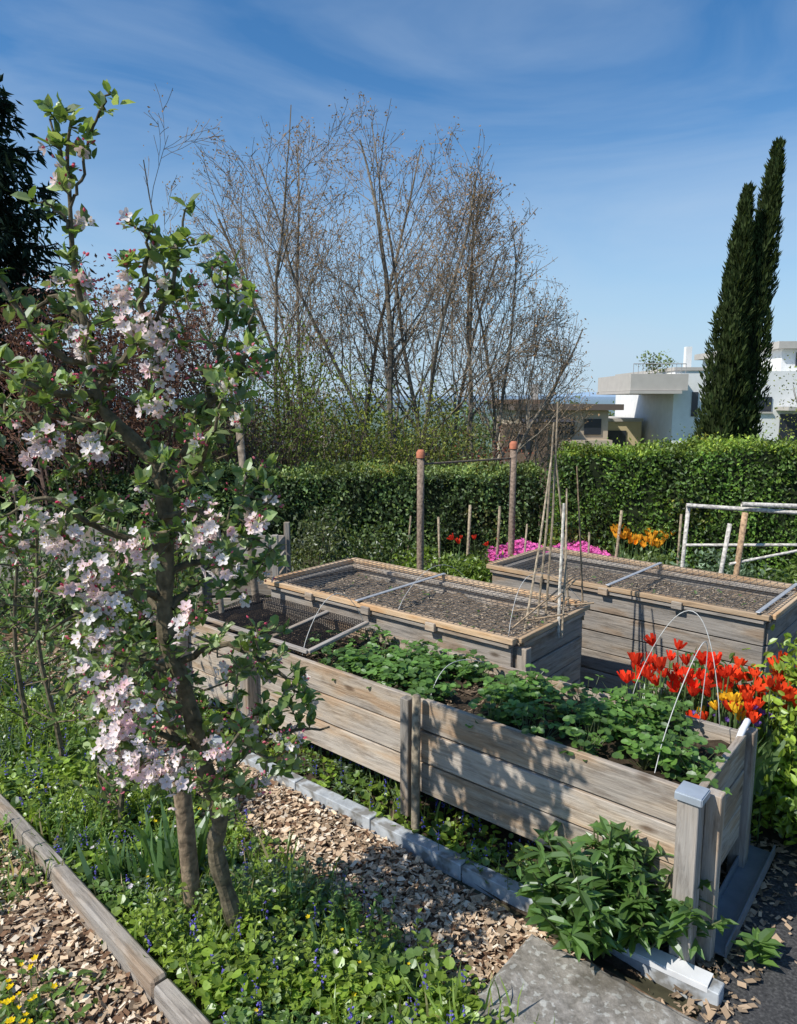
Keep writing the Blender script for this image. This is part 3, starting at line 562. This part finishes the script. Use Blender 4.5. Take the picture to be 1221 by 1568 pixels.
for Lb in limbs+limbs2:
    q=smooth(Lb,6);q[1:-1]+=rng.normal(size=q[1:-1].shape)*.005;r_=np.linspace(.014,.0035,len(q)) if Lb in limbs else np.linspace(.005,.0028,len(q));m.tube(q,r_,bc*A3(.9,.9,.9),7,1)
    if Lb in limbs: nodes+=list(q[2:])
nodes=np.array(nodes)
env=np.array([(.66,-.85,-.5),(.8,-1.0,-.38),(1.0,-1.08,-.30),(1.15,-1.1,-.3),(1.4,-1.18,-.36),(1.7,-1.33,-.40),(2.0,-1.36,-.42),(2.2,-1.28,-.42),(2.36,-1.15,-.42),(2.45,-1.05,-.46),(2.62,-.98,-.52)])
tg=[]
while len(tg)<490:
    z=U(.66,2.6)
    if z>2.25 and U(0,1)<(z-2.2)*1.3: continue
    xa=np.interp(z,env[:,0],env[:,1]);xb=np.interp(z,env[:,0],env[:,2]);x=U(xa,xb);yw=.38*math.sqrt(max(.05,1-((x-(xa+xb)/2)/((xb-xa)/2))**2))
    if z>2.4 and -.94<x<-.8: continue
    y=2.33+U(-yw,yw);p=A3(x,y,z)
    dd=np.linalg.norm(nodes-p,axis=1).min()
    if dd<.18 and U(0,1)<math.exp(-dd*6): tg.append(p)
for z in (2.3,2.38,2.46,2.53,2.58,2.70):
    c=tp[np.argmin(abs(tp[:,2]-z))];tg.append(c+rng.normal(size=3)*A3(.035,.03,.01))
for z in np.linspace(2.78,2.9,5):
    c=tp[np.argmin(abs(tp[:,2]-z))];tg.append(c+rng.normal(size=3)*A3(.015,.015,.01))
for p in [(-.80,2.15,2.95),(-.83,2.155,2.91),(-.86,2.16,2.84),(-.88,2.16,2.8),(-.985,2.18,2.93),(-.98,2.18,2.9),(-.975,2.18,2.85),(-.965,2.18,2.8),(-1.05,2.18,2.68),(-1.02,2.18,2.67),(-.95,2.16,2.9)]: tg.append(A3(*p)+rng.normal(size=3)*.01)
for Lb in (limbs[0],limbs[1],limbs[10],limbs[16],limbs[18],limbs[19]):
    q=smooth(Lb,6)
    for i in range(6,len(q)): tg.append(q[i]+rng.normal(size=3)*.03)
# blossom clusters: x, y, z in metres, number of flower groups
blos=[(-.90,2.10,1.59,6),(-1.00,2.11,1.70,5),(-.77,2.11,1.66,5),(-.88,2.08,1.47,6),(-.72,2.20,2.29,5),(-.71,2.19,2.18,4),(-1.06,2.15,1.96,5),(-.94,2.20,2.26,3),(-.90,2.07,1.39,4),
 (-.77,2.01,1.04,7),(-.68,2.00,.98,5),(-.83,2.04,1.23,5),(-.55,2.12,1.73,4),(-.90,2.15,1.94,3),(-.82,2.22,2.41,3),(-.72,2.17,2.09,3),(-.52,2.10,1.63,3),(-.85,2.02,1.07,5),(-.89,2.09,1.54,4),
 (-1.09,2.12,1.74,2),(-.41,2.12,1.74,2),(-.61,2.08,1.47,2),(-.73,2.01,1.01,4),(-.81,2.03,1.14,5),(-.98,2.11,1.68,3),(-.80,2.21,2.32,3),(-.59,2.11,1.69,3),(-1.02,2.16,1.98,3),
 (-.94,2.26,2.63,1),(-.81,2.23,2.49,1),(-.47,2.17,2.04,1),(-.61,2.01,1.04,2),(-.65,2.07,1.43,2),(-.53,2.02,1.07,2),(-.92,2.05,1.28,2),(-.77,2.04,1.21,2)]
bt=[(A3(x,y,z),n_) for x,y,z,n_ in blos]
allt=[(p,0) for p in tg]+bt
allt.sort(key=lambda t:np.linalg.norm(nodes-t[0],axis=1).min())
nodes=np.vstack([nodes,tp[64:]]+[smooth(l,5) for l in limbs2])
spur=[];arr=np.zeros((len(nodes)+4*len(allt),3));cnt=len(nodes);arr[:cnt]=nodes
for p,nf in allt:
    i=np.argmin(np.linalg.norm(arr[:cnt]-p,axis=1));a=arr[i].copy();L_=np.linalg.norm(p-a)
    md=(a+p)/2+rng.normal(size=3)*.12*L_-A3(0,0,.1*L_);md2=(md+p)/2+rng.normal(size=3)*.05*L_
    rb=.003+.012*min(L_,.3)
    m.segs([a,md,md2],[md,md2,p],[rb,rb*.75,rb*.6],[rb*.75,rb*.6,rb*.4],bc*1.3,5,1)
    for q in (md,md2,p): arr[cnt]=q;cnt+=1
    spur.append((p,nrm(p-md2),nf,L_))
LP=[];LD=[];LN=[];LS=[];LC=[];FP=[];FD=[];FC=[];FS=[];BP=[];BD=[];BS=[];BC=[];S0=[];S1=[]
for p,d,nf,L_ in spur:
    k=rng.integers(5,11);tone=U(.75,1.2)
    for j in range(k):
        a=rdir(1)[0];dd=nrm(a*.95+d*.35+A3(0,0,.45));LP.append(p-d*U(0,.05)+a*.004);LD.append(dd);LN.append(nrm(rdir(1)[0]*.6+A3(-.15,-.2,.8)))
        LS.append(U(.022,.056));v=U(.6,1.3)*tone;young=U(0,1)<.4
        LC.append(np.array((.3,.38,.16) if young else (.17,.26,.07))*v)
    if nf==0 and U(0,1)<.28: nf=-1
    if nf:
        nfl=(nf*4 if nf>0 else rng.integers(0,4));nb_=5 if nf>0 else rng.integers(3,8);sp=.042 if nf>1 else .02
        pk=U(0,1)
        for j in range(nfl):
            o_=rdir(1)[0];o_=nrm(o_+A3(-.25,-.5,.25));fp=p+o_*U(.2,1.2)*sp*(1+.12*max(nf,0));FP.append(fp);FD.append(nrm(o_+rdir(1)[0]*.4));FS.append(U(.015,.023));S0.append(p);S1.append(fp)
            w_=U(0,1)**1.6*(.3+.6*pk);FC.append((A3(.88,.84,.81)*(1-w_*.6)+A3(.86,.36,.42)*w_*.6)*U(.88,1.05))
        for j in range(nb_):
            o_=nrm(rdir(1)[0]+A3(0,-.2,.4));bp_=p+o_*U(.012,.035);BP.append(bp_);BD.append(o_);BS.append(U(.010,.017));BC.append(A3(.7,.09,.17)+A3(.1,.25,.22)*U(0,1));S0.append(p);S1.append(bp_)
m.inst(L8,np.array(LP),np.array(LD),np.array(LN),np.array(LS),np.array(LC),0,wid=U(.9,1.4,len(LP)))
m.inst(FL5,np.array(FP),np.array(FD),rdir(len(FP)),np.array(FS),np.array(FC),2,wid=U(.85,1.1,len(FP)))
m.inst(OCT,np.array(BP),np.array(BD),rdir(len(BP)),np.array(BS),np.array(BC),2)
m.inst(OCT,np.array(FP),np.array(FD),rdir(len(FP)),.007,A3(.6,.5,.12),2)
m.segs(S0,S1,.0011,.0009,A3(.2,.25,.1),3,0)
m.build('apple_tree',[M_leaf,M_bark,M_petal])
m=Mesher();m.tube([(-.82,2.61,-.05),(-.83,2.58,.5),(-.86,2.55,1.15)],[.035,.034,.033],(.24,.18,.12),12);m.build('support_stake',[M_bark],None,True)

def small_apple(b,H_,W_,seed):
    m=Mesher();b=np.array(b,float);ln=U(-.08,.08,2)
    tr=np.array([b+A3(ln[0]*t+.03*math.sin(t*7+seed),ln[1]*t,H_*t) for t in np.linspace(0,1,10)]);m.tube(tr,np.linspace(.017,.006,10),bc,7,1)
    P=[];D=[]
    for i in range(34):
        t=U(.25,1);c=tr[int(t*9)];d=nrm(rdir(1)[0]*A3(1,1,.4)+A3(0,0,.5));L_=W_*U(.4,1)*(1.2-.6*t);q=c+d*L_*.5+A3(0,0,-.02);r_=c+d*L_+A3(0,0,.05)
        m.segs([c,q],[q,r_],[.006,.004],[.004,.002],bc,4,1)
        for _ in range(9):
            k=U(.2,1.05);P.append(c+(r_-c)*k+rdir(1)[0]*.01);D.append(nrm(d+rdir(1)[0]*1.1+A3(0,0,.3)))
    NN=len(P);m.inst(L8,P,D,rdir(NN)*.5+A3(0,-.2,.9),U(.03,.06,NN),A3(.16,.24,.07)*U(.5,1.5,NN)[:,None],0)
    j=rng.integers(0,NN,60);P=np.array(P);m.inst(OCT,P[j],rdir(60),rdir(60),U(.012,.02,60),A3(.75,.4,.44)*U(.8,1.2,60)[:,None],2)
    m.build('apple_tree',[M_leaf,M_bark,M_petal])
small_apple((-1.92,3.79,0),1.5,.42,1);small_apple((-2.31,4.18,0),1.7,.42,2);small_apple((-2.9,4.7,0),1.6,.45,3);small_apple((-1.3,3.2,0),.8,.2,4)

# ------------------------------------------------------------------ ground cover
def cover(name,s0,s1,t0,t1,nlow,nst,ngr,nfl,hh=.2,fcol=(.2,.17,.6),edge=.05):
    m=Mesher()
    def dens(s,t): return np.sin(s*3.3+t*5)+np.sin(s*7.1-t*4+2)+.6*np.sin(s*13+t*11)
    def samp(n_):
        s=U(s0,s1,n_);t=U(t0,t1,n_)+rng.normal(size=n_)*edge;t=np.maximum(t,t0-U(0,.05,n_));return s,t
    s,t=samp(nlow);kp=(dens(s,t)>-.9)|(U(0,1,nlow)<.25);s=s[kp];t=t[kp];nlow=len(s);P=st(s,t,0.);P[:,2]=.02+U(0,.07,nlow)*(1+.45*dens(s,t));g_=dens(s*1.7,t*2)
    c=np.where((g_>0)[:,None],A3(.23,.34,.045),A3(.14,.23,.05))*U(.5,1.4,nlow)[:,None];d=rdir(nlow);d[:,2]=abs(d[:,2])*.4
    m.inst(ROUND,P,d,rdir(nlow)*.5+A3(0,0,1),U(.012,.045,nlow),c)
    s,t=samp(nst);B=st(s,t,0.);hgt=U(.35,1,nst)*hh*(1+.5*np.sin(s*5+t*3));tp_=B+rng.normal(size=(nst,3))*A3(.035,.035,0)+A3(0,0,1)*hgt[:,None]
    m.segs(B,tp_,.0022,.0012,A3(.12,.17,.05),3)
    for k in range(8):
        f_=(.2+.8*k/7);P=B+(tp_-B)*f_;d=rdir(nst);d[:,2]=.3
        z_=np.sin(s*4.2+t*6);tint=np.where((z_>.3)[:,None],A3(.27,.37,.05),np.where((z_<-.5)[:,None],A3(.14,.2,.11),A3(.16,.27,.06)))
        m.inst(L8,P,d,rdir(nst)*.5+A3(0,0,1),U(.5,1.2,nst)*(.052-.026*f_),tint*U(.6,1.4,nst)[:,None],wid=U(.5,1.4,nst))
    s,t=samp(ngr);P=st(s,t,.0);d=rdir(ngr)*.5+A3(0,0,1);c=np.where((U(0,1,ngr)<.12)[:,None],A3(.4,.34,.18),A3(.22,.32,.06));m.inst(BLADE,P,d,rdir(ngr),U(.06,.2,ngr)*(1+.3*np.sin(s*6)),c*U(.6,1.4,ngr)[:,None],wid=1.1)
    s,t=samp(nfl);P=st(s,t,0.);h=U(.1,.23,nfl)
    m.segs(P,P+A3(0,0,1)*h[:,None],.0015,.001,A3(.12,.17,.05),3)
    for k in range(9):
        q=P+A3(0,0,1)*(h*(.6+.05*k))[:,None]+rng.normal(size=(nfl,3))*.004;m.inst(OCT,q,rdir(nfl),rdir(nfl),U(.008,.015,nfl),np.array(fcol)*U(.5,1.3,nfl)[:,None],1)
    return m
m=cover('x',-1.0,4.2,.05,.68,16500,2100,3300,200,.2)
for (cx,cy,n_,h) in [(-.98,2.85,60,.36),(-.2,2.5,30,.2),(-1.5,3.05,30,.22),(-.35,2.7,25,.2),(-1.2,2.85,40,.26)]:
    P=np.stack([cx+rng.normal(size=n_)*.05,cy+rng.normal(size=n_)*.05,np.zeros(n_)],-1);m.inst(BLADE,P,rdir(n_)*.35+A3(0,0,1),rdir(n_),U(.6,1.1,n_)*h,A3(.11,.2,.07)*U(.7,1.4,n_)[:,None],wid=1.8)
for i in range(26):
    c=st(np.array([U(-.7,2.2)]),np.array([U(.08,.65)]),.03)[0];k=14;az=U(0,6.28,k);m.inst(L8,np.tile(c,(k,1)),np.stack([np.cos(az),np.sin(az),U(.2,1.1,k)],-1),A3(0,0,1)+rdir(k)*.2,U(.06,.13,k),A3(.24,.36,.07)*U(.7,1.3,k)[:,None],wid=1.0)
n_=80;P=st(U(-.6,2,n_),U(.1,.6,n_),.0);P[:,2]=U(.06,.16,n_);m.inst(FL5,P,rdir(n_)*.3+A3(0,0,1),rdir(n_),U(.006,.011,n_),np.where((U(0,1,n_)<.3)[:,None],A3(.8,.62,.03),A3(.8,.72,.8)),1)
m.build('groundcover_plants',[M_leaf,M_petal])
m=cover('x',-.9,2.8,1.26,1.5,2600,420,450,80,.13,(.14,.14,.55),.03);m.build('groundcover_plants',[M_leaf,M_petal])
m=cover('x',1.0,3.2,-.5,-.1,900,120,500,4,.12);m.build('groundcover_plants',[M_leaf,M_petal])
m=Mesher();n_=30;P=np.stack([-1.28+rng.normal(size=n_)*.08,2.15+rng.normal(size=n_)*.09,U(.06,.13,n_)],-1)
m.segs(P*A3(1,1,0),P,.0015,.0015,A3(.12,.2,.05),3);m.inst(FL5,P,rdir(n_)*.3+A3(0,0,1),rdir(n_),U(.009,.014,n_),A3(.85,.62,.02),1)
n2=260;Q=np.stack([-1.28+rng.normal(size=n2)*.12,2.15+rng.normal(size=n2)*.1,U(.02,.07,n2)],-1);m.inst(L8,Q,rdir(n2),rdir(n2)*.4+A3(0,0,1),U(.02,.05,n2),A3(.16,.26,.05)*U(.6,1.3,n2)[:,None])
m.build('buttercup_plant',[M_leaf,M_petal])
m=Mesher();n_=24000;x=U(-7,7,n_);y=U(4.2,9.6,n_)
keep=((x<-1.6)&(y>4.2+(-x-1.6)*.2))|(y>6.6);x=x[keep];y=y[keep];NN=len(x)
P=np.stack([x,y,U(.01,.1,NN)],-1);d=rdir(NN);d[:,2]=abs(d[:,2])
m.inst(L4,P,d,rdir(NN)*.5+A3(0,0,1),U(.04,.1,NN),A3(.13,.2,.05)*(U(.4,1.4,NN)*(1+.3*np.sin(x*3)*np.sin(y*4)))[:,None]);m.build('garden_greenery',[M_leaf])

# ------------------------------------------------------------------ strawberries in bed 1
m=Mesher()
def inbed(s,t): return A1+f1*s[:,None]+g1*t[:,None]
ncl=110;cs=U(.03,2.3,ncl);ct=U(.05,.57,ncl);keepm=~((cs>1.08)&(cs<1.28)&(ct<.45))&~((cs>1.9)&(U(0,1,ncl)<.5))&~((cs<.3)&(ct<.12));cs=cs[keepm];ct=ct[keepm];ncl=len(cs)
for i in range(ncl):
    c=inbed(cs[i:i+1],ct[i:i+1])[0];n_=16;an=U(0,6.28,n_);rad=U(.01,.11,n_);h=U(.65,.80,n_)*1. if cs[i]<1.0 else U(.645,.74,n_)
    P=np.stack([c[0]+np.cos(an)*rad,c[1]+np.sin(an)*rad,h],-1);m.segs(np.tile([c[0],c[1],.62],(n_,1)),P,.0016,.0012,A3(.16,.2,.08),3)
    out=np.stack([np.cos(an),np.sin(an),0*an-.05],-1);col=A3(.115,.22,.045)*U(.55,1.5,n_)[:,None]*U(.75,1.25)
    for da in (-1.5,0,1.5):
        dd=np.stack([np.cos(an+da),np.sin(an+da),0*an+U(-.25,.15)],-1);m.inst(ROUND,P,dd,rdir(n_)*.55+A3(0,-.1,1)+out*.2,U(.024,.044,n_),col*U(.85,1.15),wid=.8)
m.build('strawberry_plants',[M_leaf])
m=Mesher();n_=900;P=inbed(U(.9,3.1,n_),U(.05,.55,n_));P[:,2]=.645;m.inst(CHIP,P,rdir(n_)*A3(1,1,.2),rdir(n_)*.4+A3(0,0,1),U(.01,.05,n_),A3(.26,.19,.13)*U(.4,1.3,n_)[:,None],wid=.6);m.build('bed_debris',[M_chip])
for (Ao,ff,gg) in ((A3(.64,3.86,0),f2,g2),(A3(2.28,4.30,0),f3,g3)):
    m=Mesher();n_=2600;P=Ao+ff*U(.05,1.95,n_)[:,None]+gg*U(.05,.8,n_)[:,None];P[:,2]=.69+U(0,.012,n_)
    m.inst(CHIP,P,rdir(n_)*A3(1,1,.2),rdir(n_)*.5+A3(0,0,1),U(.008,.035,n_),A3(.36,.29,.21)*U(.3,1.5,n_)[:,None],wid=.8);m.build('soil_clods',[M_chip])
    m=Mesher();n_=60;P=Ao+ff*U(.05,1.95,n_)[:,None]+gg*U(.05,.8,n_)[:,None];P[:,2]=.70;m.inst(L8,P,rdir(n_)*A3(1,1,.5),A3(0,0,1)+rdir(n_)*.3,U(.02,.05,n_),A3(.15,.26,.06),0);m.build('seedlings',[M_leaf])

m=Mesher()
for i in range(95):
    a=U(0,6.28);r_=U(0,.2);b=A3(.83+math.cos(a)*r_*.9,2.51+math.sin(a)*r_*.6,.03);h=U(.26,.52)*(1-.5*r_/.2*.5);t_=b+A3(math.cos(a)*r_*1.1,math.sin(a)*r_*.9-.03,h)
    m.segs([b],[t_],.005,.003,A3(.16,.2,.08),4)
    k=20;f_=U(.25,1,k);P=b+(t_-b)*f_[:,None];az=U(0,6.28,k);d=np.stack([np.cos(az),np.sin(az),U(-.3,.8,k)],-1)
    m.inst(L8,P,d,rdir(k)*.4+A3(0,0,1),U(.05,.11,k),A3(.1,.19,.045)*U(.6,1.5,k)[:,None],wid=.65)
m.build('peony_plant',[M_leaf])
m=Mesher();c=A3(1.34,2.4,.02);k=26;az=U(0,6.28,k);P=c+np.stack([0*az,0*az,U(0,.1,k)],-1);m.inst(L8,P,np.stack([np.cos(az),np.sin(az),U(.1,.8,k)],-1),A3(0,0,1)+rdir(k)*.2,U(.05,.1,k),A3(.12,.22,.05)*U(.7,1.4,k)[:,None],wid=.8);m.build('seedling_plant',[M_leaf])
bush('lime_foliage_plant',(1.98,3.3,.45),(.36,.3,.4),46,4200,.05,(.28,.4,.05),T_=L8,base=(1.98,3.32,0),tr=.004)
bush('green_foliage_plant',(1.95,2.98,.2),(.17,.32,.25),24,1500,.055,(.17,.28,.05),T_=L8,base=(1.95,2.98,0),tr=.004)
bush('green_foliage_plant',(1.5,3.55,.4),(.4,.3,.3),40,2400,.05,(.12,.21,.05),T_=L8,base=(1.5,3.5,0),tr=.004)
def tulips(name,c,r,n_,h0,h1,col,sz,var=.15,T_=TUL,leaf=True):
    m=Mesher();a=U(0,6.28,n_);q=np.sqrt(U(0,1,n_));B=np.stack([c[0]+np.cos(a)*q*r[0],c[1]+np.sin(a)*q*r[1],np.full(n_,c[2])],-1)
    tp_=B+rng.normal(size=(n_,3))*A3(.03,.03,0)+A3(0,0,1)*U(h0,h1,n_)[:,None];m.segs(B*A3(1,1,0),tp_,.004,.003,A3(.16,.25,.09),5,0)
    op=U(.8,2.0,n_)
    m.inst(T_,tp_,nrm(tp_-B)+rng.normal(size=(n_,3))*.3,rdir(n_),U(.7,1.2,n_)*sz,np.array(col)*U(1-var,1+var,n_)[:,None],1,wid=op)
    if leaf:
        for k in range(3): m.inst(BLADE,B,rdir(n_)*.4+A3(0,0,1),rdir(n_),U(.5,.9,n_)*(h0+h1)/2,A3(.16,.26,.1)*U(.6,1.3,n_)[:,None],0,wid=3.2)
    return m.build(name,[M_leaf,M_petal])
tulips('red_tulips',(1.36,3.36,.3),(.22,.2),38,.42,.56,(.76,.05,.02),.05,.3)
tulips('red_tulips',(1.84,3.38,.25),(.3,.22),42,.36,.52,(.78,.075,.022),.047,.3)
tulips('red_tulips',(1.5,3.12,.25),(.18,.1),9,.36,.46,(.8,.07,.02),.042,.3)
tulips('yellow_tulips',(1.55,3.2,.25),(.12,.1),11,.36,.46,(.85,.5,.03),.036)
tulips('purple_flowers',(1.6,3.25,.25),(.3,.1),20,.32,.44,(.24,.14,.5),.022)
tulips('orange_tulips',(3.0,8.7,0),(.35,.3),42,.36,.52,(.85,.42,.04),.065)
tulips('red_tulips',(1.0,8.9,0),(.35,.2),6,.3,.4,(.7,.06,.03),.05)
m=Mesher();n_=4800;P=np.stack([U(1.15,2.6,n_),U(8.2,9.1,n_),U(.05,.3,n_)],-1);P[:,2]+=.05*np.sin(P[:,0]*9)
m.inst(FL5,P,rdir(n_)*.4+A3(0,-.2,1),rdir(n_),U(.02,.035,n_),A3(.8,.18,.5)*U(.7,1.2,n_)[:,None]);m.build('pink_phlox',[M_petal])
for c,r,col in [((.5,8.3,.15),(.5,.4,.2),(.22,.32,.05)),((1.0,8.0,.15),(.5,.3,.2),(.2,.29,.05)),((-.2,8.6,.25),(.5,.3,.35),(.13,.19,.05)),((2.9,8.1,.15),(.5,.3,.2),(.18,.25,.07)),((3.6,8.0,.15),(.5,.3,.22),(.19,.28,.16)),((-1.0,8.4,.35),(.5,.4,.45),(.15,.18,.07)),((4.4,7.4,.2),(.5,.4,.25),(.16,.24,.05))]:
    bush('garden_plant',c,r,26,1300,.06,col,tr=.003)

# ------------------------------------------------------------------ posts, stakes, trellis
def stake(name,p0,p1,r,col,mat=M_bark,k=8):
    m=Mesher();p0=np.array(p0,float);p1=np.array(p1,float);m.tube([p0,(p0+p1)/2,p1],[r,r*.96,r*.9],col,k);return m.build(name,[mat],None,True)
e=empty('wire_trellis',(.85,8.3,0))
for i,(x,y,zt) in enumerate([(.245,7.9,1.5),(1.36,8.5,1.56)]):
    m=Mesher();m.tube([(x,y,-.02),(x,y,zt*.5),(x,y,zt)],[.04,.04,.04],(.27,.2,.15),10);m.build('post_%d'%i,[M_bark],e,True)
    m=Mesher();m.tube([(x,y,zt-.01),(x,y,zt+.05),(x,y,zt+.08)],[.05,.05,.03],(.5,.18,.1),10);m.build('cap_%d'%i,[M_att],e,True)
m=Mesher();m.tube([(.245,7.9,1.42),(1.36,8.5,1.44)],[.012,.012],(.16,.13,.1),6);m.build('crossbar',[M_bark],e)
m=Mesher()
bp=[(.74,4.1),(.92,4.35),(.98,4.15),(1.12,4.55),(.84,4.22)];ap=A3(1.0,4.45,1.95)
for (x,y),tt in zip(bp,(.85,1.12,.7,.86,1.02)):
    b=A3(x,y,.7);t_=b+(ap-b)*tt+A3(U(-.05,.05),0,0);m.tube([b,(b+t_)/2+A3(.01,0,0),t_],[.0075,.007,.005],A3(.42,.34,.24)*U(.5,1.2),6)
m.tube([(.96,4.15,.7),(.97,4.2,1.0),(.99,4.25,1.5)],[.009,.009,.008],(.6,.56,.48),6)
m.tube([(1.2,4.5,.7),(1.17,4.5,1.1),(1.12,4.5,1.7)],[.006,.006,.004],(.3,.22,.14),6)
for (a,b) in [((.8,4.1,.8),(1.12,4.55,.84)),((.66,4.02,.8),(1.1,4.42,1.0)),((.9,4.05,.95),(1.15,4.5,.98)),((.7,4.3,.82),(1.18,4.2,.9)),((.74,4.1,.82),(1.0,4.1,.86))]: m.tube([a,b],[.006,.006],(.38,.28,.18),5)
m.build('bean_pole_tripod',[M_bark])
e=empty('timber_trellis',(4,7.4,0))
TC=(.6,.56,.5)
def rod(nm,p0,p1,r,col=TC):
    m=Mesher();p0=np.array(p0,float);p1=np.array(p1,float);m.tube([p0,(p0+p1)/2,p1],[r]*3,col,8);m.build(nm,[M_bark],e,True)
rod('post_a',(2.98,7.4,0),(3.02,7.4,1.02),.022);rod('post_b',(3.35,7.0,0),(3.42,7.0,1.02),.03,(.45,.3,.18));rod('post_c',(3.2,7.05,0),(3.3,7.05,.9),.022);rod('post_d',(4.6,6.9,0),(4.6,6.9,1.1),.025)
rod('rail_top',(2.98,7.36,1.04),(4.7,6.9,.98),.022);rod('rail_back',(3.45,7.15,1.08),(4.9,7.0,1.05),.024);rod('rail_low',(3.0,7.36,.62),(4.6,6.88,.72),.016);rod('rail_mid',(3.3,7.0,.5),(4.7,6.95,.8),.014)
for (x,y,h,r) in [(.5,8.4,.75,.015),(.85,8.7,.85,.02),(1.2,8.6,.85,.018),(1.45,8.2,.7,.012),(2.65,8.6,.8,.02),(3.3,8.3,.8,.016),(.1,8.8,.7,.012),(2.0,7.4,.75,.012),(1.55,7.5,.6,.014)]:
    stake('garden_stake',(x,y,0),(x+U(-.07,.07),y,h),r,A3(.36,.29,.2)*U(.7,1.2))
stake('garden_stake',(-.98,5.0,0),(-1.1,4.95,2.05),.028,(.25,.2,.15));stake('garden_stake',(-1.15,4.6,.3),(-1.2,4.6,1.3),.02,(.26,.21,.16))
def hoop(p0,p1,h,lean,r=.0019,col=(.6,.6,.57)):
    p0=np.array(p0,float);p1=np.array(p1,float);t=np.linspace(0,1,24);P=p0+(p1-p0)*t[:,None];P[:,2]+=h*np.sin(t*math.pi)**.75;P+=np.array(lean)*np.sin(t*math.pi)[:,None]
    m=Mesher();m.tube(P,np.full(24,r),col,6);return m.build('wire_hoop',[M_att],None,True)
z7=A3(0,0,.68)
for s_,h_,ln in ((.18,.42,(.12,.1,0)),(1.28,.1,(-.05,0,0)),(2.2,.3,(0,0,0))):
    hoop(A1+f1*s_+g1*.06+z7,A1+f1*s_+g1*.6+z7,h_,ln)
hoop(A1+f1*.5+g1*.6+z7,A1+f1*.1+g1*.62+z7,.5,(.05,.0,0));hoop(A3(.62,3.9,.78),A3(1.2,4.5,.78),.3,(-.1,0,0),.0016);hoop(A3(.0,4.4,.8),A3(.5,5.1,.8),.2,(0,0,0),.0016)
m=Mesher();m.tube(smooth([D1+A3(-.06,-.05,.64),D1+A3(-.02,-.02,.71),D1+A3(.02,.02,.735),D1+A3(.035,.06,.71)],4),.014,(.8,.81,.83),8);m.build('white_clamp',[M_att],b1,True)

# ------------------------------------------------------------------ left background
e=empty('board_fence',(-4.2,7.6,0))
for i in range(26):
    x=-6.2+i*.16;beam('board_%d'%i,(x,7.9,0),(x,7.9,.72+U(-.01,.01)),.145,.02,M_wood2,e,up=(0,1,0))
beam('rail',(-6.3,7.925,.5),(-2.1,7.925,.5),.03,.06,M_wood2,e)
e=empty('compost_bin',(-1.5,7.2,0))
for i in range(4):
    z=.08+i*.17
    beam('slat_f_%d'%i,(-1.95,7.0,z),(-1.25,7.0,z),.022,.14,M_wood2,e);beam('slat_b_%d'%i,(-1.95,7.7,z),(-1.25,7.7,z),.022,.14,M_wood2,e)
    beam('slat_l_%d'%i,(-1.95,7.02,z),(-1.95,7.68,z),.022,.14,M_wood2,e);beam('slat_r_%d'%i,(-1.25,7.02,z),(-1.25,7.68,z),.022,.14,M_wood2,e)
for i,(x,y) in enumerate([(-1.98,6.97),(-1.22,6.97),(-1.98,7.73),(-1.22,7.73)]): beam('post_%d'%i,(x,y,0),(x,y,.8),.06,.06,M_wood2,e,up=(0,1,0))
for c,r in [((-3.2,6.8,.5),(.7,.5,.6)),((-4.4,6.6,.6),(.8,.5,.7)),((-2.4,7.6,.6),(.6,.5,.7)),((-2.2,6.2,.3),(.5,.4,.35))]: bush('garden_shrub',c,r,40,2000,.06,(.12,.18,.05),tr=.006)
